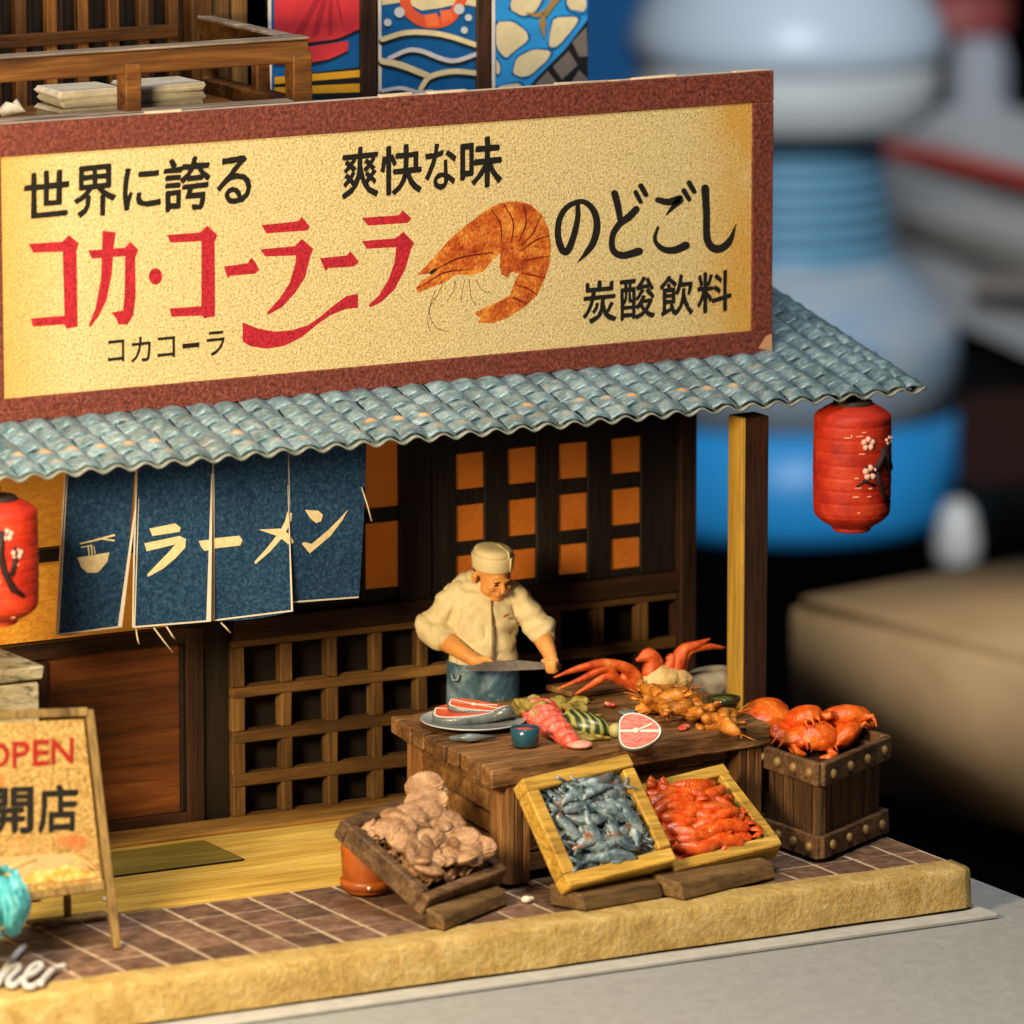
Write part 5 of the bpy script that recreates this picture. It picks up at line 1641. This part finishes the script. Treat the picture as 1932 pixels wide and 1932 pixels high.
# silver fish tray
def square_corner(a, b, u, v, base):
    """Point seen at (u, v) whose edge from 'base' stands square to the edge a-b."""
    best = None
    for k in range(400):
        q = py(u, v, -3.6 + k * .005)
        d = q - base
        e = abs(d.normalized().dot((b - a).normalized()))
        if best is None or e < best[0]: best = (e, q)
    return best[1]
BL2, BR2 = py(1075, 1674, -3.33), py(1278, 1622, -3.24)
TL2 = square_corner(BL2, BR2, 984, 1470, BL2)
t2 = tray("fish_tray", "yellow wooden tray of silver-blue fish leaning against the table front", BL2, BR2, TL2, M_tray_y, .095, .14, plain("tray_dark_floor", (.05, .06, .06), .6))
BL3, BR3 = py(1274, 1642, -3.20), py(1478, 1590, -3.08)
TR3 = square_corner(BL3, BR3, 1364, 1439, BR3)
TL3 = TR3 + (BL3 - BR3)
t3 = tray("shrimp_tray", "yellow wooden tray of orange prawns leaning beside the fish tray", BL3, BR3, TL3, M_tray_y, .085, .16, plain("tray_orange_floor", (.36, .13, .03), .6))
BL1, BR1 = py(812, 1696, -3.22), py(960, 1640, -2.86)
TL1 = square_corner(BL1, BR1, 645, 1545, BL1)

t1 = tray("clam_tray", "dark brown wooden tray heaped with tan clams, propped at the left of the table", BL1, BR1, TL1, M_tray_b, .075, .15, plain("tray_brown_floor", (.06, .03, .015), .6))
wedge("brown block propping the silver fish tray", (pz(1104, 1720, .02), pz(1253, 1694, .02)), (-.12, .26, 0), .13)
wedge("brown block propping the orange prawn tray", (pz(1290, 1699, .02), pz(1466, 1657, .02)), (-.10, .26, 0), .13)
wedge("brown block under the lowest corner of the clam tray", (pz(838, 1757, .02), pz(960, 1706, .02)), (-.05, .16, 0), .11)
# orange bucket behind the clam tray
q = Vector((-2.30, -2.20, .02))
t = thing("orange_bucket", "orange bucket standing under the raised end of the clam tray", "bucket", tuple(q))
M_buck = plain("orange_bucket", (.36, .085, .012), .4, .5, .3, 5, .3)
ob("bucket_body", MB().lathe([(.135, 0), (.150, .02), (.165, .30), (.155, .32), (.145, .30)], 26, q), M_buck, t)
ob("hoop", MB().lathe([(.150, .03), (.166, .035), (.170, .085), (.158, .09)], 26, q), M_buck, t)
ob("rivet", MB().ell(q + Vector((-.06, -.155, .06)), (.014, .014, .014), None, 8, 6), M_fat, t)
q2 = Vector((-1.95, -2.55, .02))
tag(ob("prop_post", MB().box((q2.x - .02, q2.y - .16, .10), (.09, .09, .17), Matrix.Rotation(.5, 3, "Z"), .01), M_block), "short brown post under the middle of the clam tray", "post")

# fish
N = NT("silver_fish")
v = N.coord((1, 1, 1))
g = N.noise(v, 12, 5, .65, .4); g2 = N.noise(v, 30, 4, .7); g3 = N.noise(v, 5, 3, .5)
c = N.ramp(g, [(.28, (.020, .042, .055)), (.48, (.095, .150, .175)), (.70, (.34, .42, .44))])
c = N.mix(N.ramp(g3, [(.60, (0, 0, 0)), (.66, (.85, .85, .85))]), c, (.26, .075, .015))
N.bump(g2, .5, .02)
M_fish = N.done(N.vary(c, .25), .17, .9)
M_eye = plain("fish_eye", (.004, .004, .005), .2, .7)
def fish_mesh(name, L, r, bend):
    mb = MB()
    n = 14
    pts, ws = [], []
    for i in range(n):
        s = i / (n - 1)
        pts.append(Vector((L * (s - .5), bend * L * (s - .5) ** 2, .01 * sin(6 * s))))
        ws.append(r * max(.10, (sin(pi * min(1, s * 1.08 + .06)) ** .75) * (1 if s < .55 else 1 - .75 * (s - .55) / .45)))
    mb.tube(pts, ws, 10, True, .62)
    e = pts[-1]
    for k in (-1, 1):
        mb.tube([e - Vector((.02 * L, 0, 0)), e + Vector((.10 * L, k * .09 * L, 0)), e + Vector((.17 * L, k * .14 * L, 0))], [r * .25, r * .3, r * .12], 6, True, .4)
    mb.ell(pts[5] + Vector((0, r * .95, 0)), (.12 * L, r * .35, .008), None, 8, 5)
    return make_mesh(name, mb, M_fish)
fm = [fish_mesh("fish", .44, .050, .35), fish_mesh("fish", .36, .042, -.5), fish_mesh("fish", .30, .038, .7)]
def bed(parent, m, o, M, W, H, lv, amp, seed):
    """Lumpy lower layer of the catch that fills the tray under the pieces on top."""
    nx_, ny_ = 40, 36
    vs, fs = [], []
    for i in range(nx_ + 1):
        for j in range(ny_ + 1):
            a, b = .11 + .78 * i / nx_, .12 + .76 * j / ny_
            q = Vector((a * W * 9 + seed, b * H * 16, 0))
            vs.append(o + M @ Vector((a * W, b * H, lv + amp * (abs(noise.noise(q)) * 1.6 + .5 * noise.noise(q * 2.3)))))
    fs = [(i * (ny_ + 1) + j, (i + 1) * (ny_ + 1) + j, (i + 1) * (ny_ + 1) + j + 1, i * (ny_ + 1) + j + 1) for i in range(nx_) for j in range(ny_)]
    b_ = ob("catch_layer", MB().add(vs, fs, True), m, parent)
    b_["kind"] = "stuff"
eye_me = make_mesh("eye", MB().ell((0, 0, 0), (.010, .010, .008), None, 8, 6), M_eye)
rr = random.Random(21)
tt, o, x, y, n, W, H, M = t2
bed(tt, M_fish, o, M, W, H, -.075, .035, 3)
rowsf = 10
for r_ in range(rowsf):
    for k in range(4):
        s = .20 + .20 * k + rr.uniform(-.05, .05); h = .13 + .745 * (r_ + .5) / rowsf + rr.uniform(-.03, .03)
        a = rr.uniform(-.8, .3) if rr.random() < .75 else rr.uniform(1.0, 2.2)
        if rr.random() < .45: a += pi
        i = rr.choice((0, 1, 2))
        L = (.44, .36, .30)[i]
        ext = abs(cos(a)) * L * .62 / W
        s = min(max(s, .12 + ext), .88 - ext)
        exth = abs(sin(a)) * L * .62 / H
        h = min(max(h, .13 + exth), .87 - exth)
        lift = -.040 + .022 * ((k + r_) % 3) + rr.uniform(-.008, .008)
        R = M @ Matrix.Rotation(a, 3, "Z") @ Matrix.Rotation(rr.uniform(-.25, .25), 3, "X") @ Matrix.Rotation(rr.uniform(-.10, .10), 3, "Y")
        f = tag(link("fish", fm[i]), "silver-blue fish among the others in the left yellow tray", "fish", "silver fish in the yellow tray")
        f.location = o + M @ Vector((W * s, H * h, lift))
        f.rotation_euler = R.to_euler()
        for sg in (-1, 1):
            e = link("eye", eye_me, f, False)
            e.location = (-L * .42, sg * .010, (.045, .038, .035)[i] * .50)
# prawns
N = NT("orange_prawn")
v = N.coord((1, 1, 1))
g = N.noise(v, 15, 5, .65); g2 = N.noise(v, 40, 3, .7)
c = N.ramp(g, [(.3, (.44, .030, .004)), (.5, (.74, .095, .008)), (.74, (.86, .24, .05))])
N.bump(g2, .4, .02)
M_prawn = N.done(N.vary(c, .2), .17, .85)
pm = [prawn_mesh("prawn", .36, .046, M_prawn, .8, False), prawn_mesh("prawn", .31, .042, M_prawn, 1.2, False), prawn_mesh("prawn", .27, .038, M_prawn, .4, False)]
tt, o, x, y, n, W, H, M = t3
bed(tt, M_prawn, o, M, W * .86, H, -.085, .03, 9)
for r_ in range(10):
    for k in range(5):
        s = .16 + .165 * k + rr.uniform(-.04, .04); h = .13 + .74 * (r_ + .5) / 10 + rr.uniform(-.03, .03)
        if s > .66 and h < .40: continue
        i = rr.choice((0, 1, 2))
        a = rr.uniform(-.9, .2) + (pi if rr.random() < .5 else 0)
        L = (.36, .31, .27)[i]
        ext = abs(cos(a)) * L * .6 / W; s = min(max(s, .11 + ext), .89 - ext)
        exth = abs(sin(a)) * L * .6 / H; h = min(max(h, .14 + exth), .87 - exth)
        R = M @ Matrix.Rotation(a, 3, "Z") @ Matrix.Rotation(rr.uniform(-.7, .7), 3, "X") @ Matrix.Rotation(rr.uniform(-.18, .18), 3, "Y")
        f = tag(link("prawn", pm[i]), "orange prawn among the others in the right yellow tray", "prawn", "orange prawns in the yellow tray")
        f.location = o + M @ Vector((W * s, H * h, -.045 + .024 * ((k + r_) % 3) + rr.uniform(-.01, .01)))
        f.rotation_euler = R.to_euler()
# clams
N = NT("tan_clam")
v = N.coord((1, 1, 1))
g = N.noise(v, 10, 5, .65); w = N.n("ShaderNodeTexWave", wave_type="RINGS"); w.inputs["Scale"].default_value = 14; w.inputs["Distortion"].default_value = 2.5; w.inputs["Detail"].default_value = 3
N.l(v, w.inputs["Vector"])
c = N.ramp(g, [(.3, (.16, .075, .032)), (.5, (.37, .20, .095)), (.72, (.56, .36, .20))])
c = N.mix(.12, c, N.ramp(w.outputs[0], [(.2, (.55, .5, .45)), (.7, (1.15, 1.12, 1.1))]), "MULTIPLY")
N.bump(N.mix(.85, w.outputs[0], N.noise(v, 26, 5, .7)), .8, .03)
M_clam = N.done(N.vary(c, .12), .19, .85)
def clam_mesh(name, r, seed):
    mb = MB()
    vs, fs = [], []
    nu, nv = 22, 9
    for lay in (1, -1):
        b = len(vs)
        vs.append((0, -.08 * r, lay * r * .34))
        for j in range(1, nv + 1):
            s = j / nv
            for k in range(nu):
                a = 2 * pi * k / nu
                rad_ = r * s * (1 - .16 * max(0, sin(a - pi)) + .06 * cos(2 * a))
                rib = 1 + .02 * cos(11 * a) * s
                vs.append((rad_ * cos(a) * 1.12 * rib, rad_ * sin(a) * .92 * rib, lay * r * (.34 * sqrt(max(0, 1 - s * s)) + .012 * sin(s * 14))))
        for k in range(nu):
            k2 = (k + 1) % nu
            q = (b, b + 1 + k, b + 1 + k2)
            fs.append(q if lay > 0 else q[::-1])
            for j in range(nv - 1):
                q = (b + 1 + j * nu + k, b + 1 + (j + 1) * nu + k, b + 1 + (j + 1) * nu + k2, b + 1 + j * nu + k2)
                fs.append(q if lay > 0 else q[::-1])
    mb.add(vs, fs, True)
    return make_mesh(name, mb, M_clam)
cm = [clam_mesh("clam", .115, 1), clam_mesh("clam", .095, 2), clam_mesh("clam", .08, 3)]
tt, o, x, y, n, W, H, M = t1
bed(tt, M_clam, o, M, W, H, -.05, .10, 15)
for r_ in range(8):
    for k in range(6):
        s = .22 + .112 * k + rr.uniform(-.025, .025); h = .20 + .66 * (r_ + .5) / 8 + rr.uniform(-.03, .03)
        i = rr.choice((0, 1, 1, 2))
        R = M @ Euler((rr.uniform(-.75, .75), rr.uniform(-.75, .75), rr.uniform(0, 6.28))).to_matrix()
        f = tag(link("clam", cm[i]), "tan ribbed clam among the others in the brown tray", "clam", "tan clams in the brown tray")
        f.location = o + M @ Vector((W * s, H * h, -.05 + .075 * rr.random() + .05 * sin(pi * s) * sin(pi * h)))
        f.rotation_euler = R.to_euler()
top = [(800, 1480, 0), (815, 1487, 1), (802, 1508, 0), (822, 1512, 1), (795, 1530, 0), (818, 1540, 0), (772, 1535, 1), (845, 1550, 0), (870, 1585, 0), (898, 1600, 0), (880, 1610, 1), (755, 1552, 1)]
for (u, vv, i) in top:
    f = tag(link("clam", cm[i]), "tan round clam heaped above the rim at the back of the brown tray", "clam", "tan clams heaped at the back of the brown tray")
    f.location = on_plane(u, vv + 4, o + n * (.10 if vv < 1520 else .07), n)
    f.rotation_euler = (rr.uniform(.6, 1.5), rr.uniform(-.5, .5), rr.uniform(-1.2, .4))

# ================================================================== the cook
CX, CYY = -.565, -.60
chef = thing("person", "cook in cream jacket, folded cap and blue apron holding a knife behind the table", "person", (CX, CYY, .022), -YAW)
M_skinp = None
N = NT("skin")
g = N.noise(N.coord((1, 1, 1), False), 9, 4, .6)
M_skinp = N.done(N.ramp(g, [(.3, (.60, .25, .060)), (.7, (.74, .36, .10))]), .5, .4)
N = NT("cream_jacket")
v = N.coord((1, 1, 1), False)
g = N.noise(v, 4, 4, .6); g2 = N.noise(v, 60, 3, .6)
N.bump(g2, .15, .01)
M_jacket = N.done(N.ramp(g, [(.3, (.60, .49, .27)), (.7, (.76, .66, .41))]), .75, .25)
N = NT("apron_cloth")
v = N.coord((1, 1, 1), False)
g = N.noise(v, 5, 5, .65, .6)
N.bump(N.noise(v, 9, 4, .6, .5), .4, .04)
M_apron = N.done(N.ramp(g, [(.34, (.018, .055, .10)), (.5, (.050, .115, .175)), (.64, (.20, .30, .38))]), .7, .3)
M_hair = plain("dark_hair", (.020, .012, .008), .6, .3)
M_trous = plain("dark_trousers", (.02, .022, .028), .8, .2)
V = Vector
def RotZ(a): return Matrix.Rotation(a, 3, "Z")
def cap(mb, a, b, r0, r1, n=14):
    """Tapered limb with round ends."""
    a, b = V(a), V(b)
    mb.ell(a, (r0,) * 3, None, n, 8); mb.ell(b, (r1,) * 3, None, n, 8)
    return mb.tube([a, a.lerp(b, .5), b], [r0, (r0 + r1) / 2, r1], n)
# --- body: one continuous skin
HX, HZ = .075, 1.665
turn = radians(26)                      # head turned to the viewer's right
tiltm = Matrix.Rotation(turn, 3, "Z") @ Matrix.Rotation(radians(15), 3, "X")
HC = V((HX, -.06, HZ))
HS = 1.07
def hp(x, y, z): return HC + tiltm @ (V((x, y, z)) * HS)
mb = MB()
mb.ell(hp(0, .015, .05), (.118, .140, .125), tiltm, 18, 12)            # skull
mb.ell(hp(0, -.035, -.04), (.098, .105, .120), tiltm, 16, 12)          # face
mb.ell(hp(0, -.075, -.128), (.055, .050, .042), tiltm, 12, 8)          # chin
mb.ell(hp(.055, -.05, -.085), (.045, .06, .05), tiltm, 10, 8); mb.ell(hp(-.055, -.05, -.085), (.045, .06, .05), tiltm, 10, 8)   # jowls
mb.ell(hp(0, -.132, .005), (.070, .024, .020), tiltm, 12, 8)           # brow
mb.ell(hp(0, -.148, -.040), (.022, .036, .036), tiltm, 10, 8)          # nose
mb.ell(hp(0, -.168, -.055), (.026, .020, .020), tiltm, 10, 8)
mb.ell(hp(.05, -.110, -.045), (.035, .028, .030), tiltm, 10, 8); mb.ell(hp(-.05, -.110, -.045), (.035, .028, .030), tiltm, 10, 8)
mb.ell(hp(0, -.125, -.095), (.040, .018, .014), tiltm, 10, 6)          # mouth
for sg in (-1, 1):
    mb.ell(hp(sg * .118, .02, -.03), (.020, .030, .042), tiltm, 10, 8)
cap(mb, (.05, .0, 1.58), (.02, .03, 1.42), .085, .11)                  # neck
mb.ell((.0, .03, 1.32), (.19, .12, .24)); mb.ell((.0, .03, 1.06), (.18, .13, .20))
for sg, hipx in ((-1, -.11), (1, .11)):
    cap(mb, (hipx, .03, .95), (hipx * 1.1, .02, .50), .115, .085); cap(mb, (hipx * 1.1, .02, .50), (hipx * 1.15, .05, .10), .080, .055)
    mb.ell((hipx * 1.15, -.03, .045), (.055, .12, .045))
# arms
SL_, EL, WL = V((-.19, .02, 1.45)), V((-.355, .02, 1.265)), V((-.10, -.25, 1.135))
SR_, ER, WR = V((.20, .02, 1.45)), V((.380, -.035, 1.285)), V((.455, -.25, 1.150))
cap(mb, SL_, EL, .05, .05); cap(mb, EL, EL.lerp(WL, .45), .05, .072); cap(mb, EL.lerp(WL, .45), WL, .076, .050)
cap(mb, SR_, ER, .05, .050); cap(mb, ER, ER.lerp(WR, .5), .050, .066); cap(mb, ER.lerp(WR, .5), WR, .068, .050)
# left-hand side of the picture: hand on the blade's back
HL = V((-.010, -.285, 1.090))
cap(mb, WL, HL, .050, .046)
mb.ell(HL, (.062, .045, .040), RotZ(-.4))
for k, (dx, L) in enumerate(((-.045, .070), (-.015, .082), (.016, .078), (.046, .062))):
    a = HL + V((.020 + dx * .2, -.022, .018 - dx * .6)); b = a + V((.055, -.028, -.004)) * (L / .08); c2 = b + V((.028, .006, -.030)) * (L / .08)
    cap(mb, a, b, .0165, .015, 8); cap(mb, b, c2, .015, .012, 8)
cap(mb, HL + V((-.005, -.03, .03)), HL + V((.050, -.055, .040)), .018, .014, 8)
# right-hand side: fist round the handle
HR = V((.470, -.300, 1.085))
cap(mb, WR, HR + V((0, .01, .02)), .050, .046)
mb.ell(HR, (.055, .055, .050))
for k, (dz, L) in enumerate(((.034, 1.0), (.010, 1.06), (-.014, 1.0), (-.036, .86))):
    a = HR + V((.035, -.030, dz)); b = a + V((-.020, -.036, -.004)) * L; c2 = b + V((-.050, .006, -.004)) * L
    cap(mb, a, b, .017, .016, 8); cap(mb, b, c2, .016, .013, 8)
cap(mb, HR + V((-.02, -.01, .045)), HR + V((-.062, -.035, .030)), .018, .014, 8)
body = link("body", blob("body", mb, .0105, 3, M_skinp), chef, False)
# --- face details
for sg in (-1, 1):
    ob("eye", MB().ell(hp(sg * .040, -.137, -.020), (.016, .008, .005), tiltm, 10, 6), M_hair, chef, False)
    ob("eyebrow", MB().ell(hp(sg * .042, -.152, .006), (.024, .006, .004), tiltm @ Matrix.Rotation(sg * .18, 3, "Y"), 10, 6), M_hair, chef, False)
ob("mouth", MB().ell(hp(.004, -.139, -.095), (.020, .006, .0025), tiltm, 10, 6), plain("lip", (.30, .07, .03), .5), chef, False)
ob("hair", blob("hair", MB().ell(hp(0, .045, .02), (.122, .115, .095), tiltm, 16, 10).ell(hp(-.105, .02, .012), (.022, .045, .045), tiltm, 10, 8).ell(hp(.105, .02, .012), (.022, .045, .045), tiltm, 10, 8), .012, 2) and MB().ell(hp(0, .050, .022), (.122, .112, .085), tiltm, 18, 12), M_hair, chef, False)
# --- jacket
mb = MB()
mb.lathe([(.05, .96), (.228, .97), (.240, 1.05), (.230, 1.18), (.234, 1.32), (.225, 1.44), (.18, 1.54), (.06, 1.58)], 32, (.005, .01, 0), Matrix.Diagonal((1, .80, 1)))
mb.ell((.01, .05, 1.545), (.20, .15, .10), None, 18, 12)
mb.ell((-.03, .07, 1.56), (.17, .11, .10), None, 16, 12)
cap(mb, (-.16, .02, 1.50), (-.24, .02, 1.44), .112, .100); cap(mb, (.16, .02, 1.50), (.245, .02, 1.45), .112, .098)
cap(mb, (-.24, .02, 1.44), (-.355, .02, 1.27), .094, .094)
cap(mb, (-.365, .02, 1.275), V((-.365, .02, 1.275)).lerp(WL, .36), .098, .096)
mb.ell((-.405, .01, 1.26), (.05, .08, .05))
cap(mb, (.245, .02, 1.45), (.378, -.03, 1.29), .096, .092)
cap(mb, (.395, -.03, 1.295), V((.395, -.03, 1.295)).lerp(WR, .30), .098, .094)
me = blob("jacket", mb, .0125, 5)
bm = bmesh.new(); bm.from_mesh(me)
bmesh.ops.bisect_plane(bm, geom=bm.verts[:] + bm.edges[:] + bm.faces[:], plane_co=(0, 0, 1.035), plane_no=(0, 0, 1), clear_inner=True)
def fold(p):
    """Cloth folds: radiating from the armpits and elbows."""
    h = 0
    for (c0, d0, f0, a0) in (((-.22, -.05, 1.40), (.7, -.7), 36, .017), ((.22, -.05, 1.42), (-.6, -.8), 36, .017), ((-.38, 0, 1.27), (.9, .3), 44, .014), ((.40, -.05, 1.28), (-.4, .9), 46, .014), ((0, -.1, 1.05), (1, .35), 34, .010)):
        r = (p - V(c0)).length
        h += a0 * math.exp(-(r / .22) ** 2) * sin(f0 * (d0[0] * p.x + d0[1] * p.z) + 3 * noise.noise(p * 6))
    cr = 1 - min(1, abs(noise.noise(V((p.x * 9 + p.z * 4, p.y * 5, p.z * 4 - p.x * 2)))) / .12)
    return h + .006 * noise.noise(p * 7) + .003 * noise.noise(p * 24) - .011 * cr
for v_ in bm.verts:
    v_.normal_update()
for v_ in bm.verts:
    v_.co += v_.normal * fold(v_.co)
bm.to_mesh(me); bm.free()
me.materials.clear(); me.materials.append(M_jacket)
jk = link("jacket", me, chef, False)
ob("placket", MB().tube([(.055, -.165, 1.50), (.058, -.208, 1.38), (.060, -.224, 1.22), (.062, -.216, 1.08)], [.010, .012, .012, .010], 6), M_jacket, jk, False)
ob("collar", MB().tube([V((.045 + .118 * cos(a * pi / 12), .00 + .105 * sin(a * pi / 12), 1.555 + .035 * sin(a * pi / 12))) for a in range(25)], .024, 7, False), M_jacket, jk, False)
ob("chest_badge", MB().box((.165, -.196, 1.40), (.042, .012, .014), Matrix.Rotation(-.5, 3, "Y"), .003), plain("badge_red", (.40, .035, .02), .5), jk, False)
# --- apron, trousers, shoes
nA = 40
vs, fs = [], []
zs_ = [1.05, .98, .90, .80, .68, .56, .45]
for j, z in enumerate(zs_):
    for k in range(nA):
        a = 2 * pi * k / nA
        fl_ = 1 + .020 * j * .3 + .02 * sin(7 * a + j) * (j / 6)
        vs.append((.243 * cos(a) * fl_ + .005, .195 * sin(a) * fl_, z))
for j in range(len(zs_) - 1):
    for k in range(nA):
        fs.append((j * nA + k, (j + 1) * nA + k, (j + 1) * nA + (k + 1) % nA, j * nA + (k + 1) % nA))
fs += [tuple(range(nA)), tuple((len(zs_) - 1) * nA + k for k in range(nA - 1, -1, -1))]
ap = ob("apron", MB().add(vs, fs, True), M_apron, chef, False)
ob("apron_string", MB().tube([(-.205, -.13, .985), (-.195, -.165, .945), (-.165, -.185, .955), (-.155, -.185, .99)], .009, 6), plain("string_pale", (.26, .34, .40), .7), ap, False)
mb = MB()
for hipx in (-.11, .11):
    cap(mb, (hipx * 1.0, .03, .72), (hipx * 1.1, .03, .40), .14, .115); cap(mb, (hipx * 1.1, .03, .40), (hipx * 1.15, .05, .10), .115, .095)
link("trousers", blob("trousers", mb, .02, 3, M_trous), chef, False)
for hipx in (-.126, .126):
    ob("shoe", MB().ell((hipx, -.04, .05), (.07, .145, .052), None, 14, 8), M_black, chef, False)
# --- folded cap: band and soft crown
tc_ = tiltm @ Matrix.Rotation(radians(-8), 3, "X")
CC = hp(0, .02, .055)
def ring(r, z, s=1.12): return [CC + tc_ @ V((r * cos(a * 2 * pi / 32), r * s * sin(a * 2 * pi / 32), z)) for a in range(32)]
def loft(rings):
    mb = MB(); vs = [p for r in rings for p in r]; n = len(rings[0]); fs = []
    for i in range(len(rings) - 1):
        for k in range(n):
            fs.append((i * n + k, i * n + (k + 1) % n, (i + 1) * n + (k + 1) % n, (i + 1) * n + k))
    fs += [tuple(range(n - 1, -1, -1)), tuple((len(rings) - 1) * n + k for k in range(n))]
    return mb.add(vs, fs, True)
cpb = ob("cap", loft([ring(.131, -.03), ring(.137, -.02), ring(.144, .062), ring(.141, .072), ring(.131, .072)]), M_jacket, chef, False)
ob("cap_crown", loft([ring(.131, .064), ring(.130, .098), ring(.120, .112), ring(.092, .122), ring(.045, .125), ring(.01, .123)]), M_jacket, cpb, False)
ob("cap_fold", MB().tube([CC + tc_ @ V((.05, -.140, .072)), CC + tc_ @ V((.052, -.128, .108)), CC + tc_ @ V((.045, -.02, .124)), CC + tc_ @ V((.04, .10, .114))], .010, 6), M_jacket, cpb, False)
ob("cap_seam", MB().tube([CC + tc_ @ V((.06, -.150, -.015)), CC + tc_ @ V((.06, -.152, .08))], .007, 6), M_jacket, cpb, False)
# --- knife: a thing of its own, held
Mw = Matrix.Translation((CX, CYY, .022)) @ Matrix.Rotation(-YAW, 4, "Z")
kn = thing("knife", "long steel knife held level by the cook in both hands", "knife", tuple(Mw @ V((.22, -.33, 1.10))), -YAW)
M_steel = plain("steel", (.55, .56, .54), .18, .8, .35, 9, .2, 20, Metallic=.85)
a, b = V((-.33 + .02, .025, .005)), V((.26, .025, -.025))
tipv, heel = V((-.36, .012, -.022)), V((.235, .010, -.028))
pts = [V((-.34, 0, -.030)), V((-.20, 0, .012)), V((.0, 0, .028)), V((.215, 0, .006)), V((.215, 0, -.036)), V((-.10, 0, -.050)), V((-.30, 0, -.048))]
ob("blade", MB().plate([p + V((0, -.022, 0)) for p in pts], (0, -1, 0), .010), M_steel, kn, False)
ob("handle", MB().tube([(.215, -.018, -.015), (.26, -.016, -.018), (.315, -.010, -.02)], [.020, .022, .018], 8), M_house, kn, False)
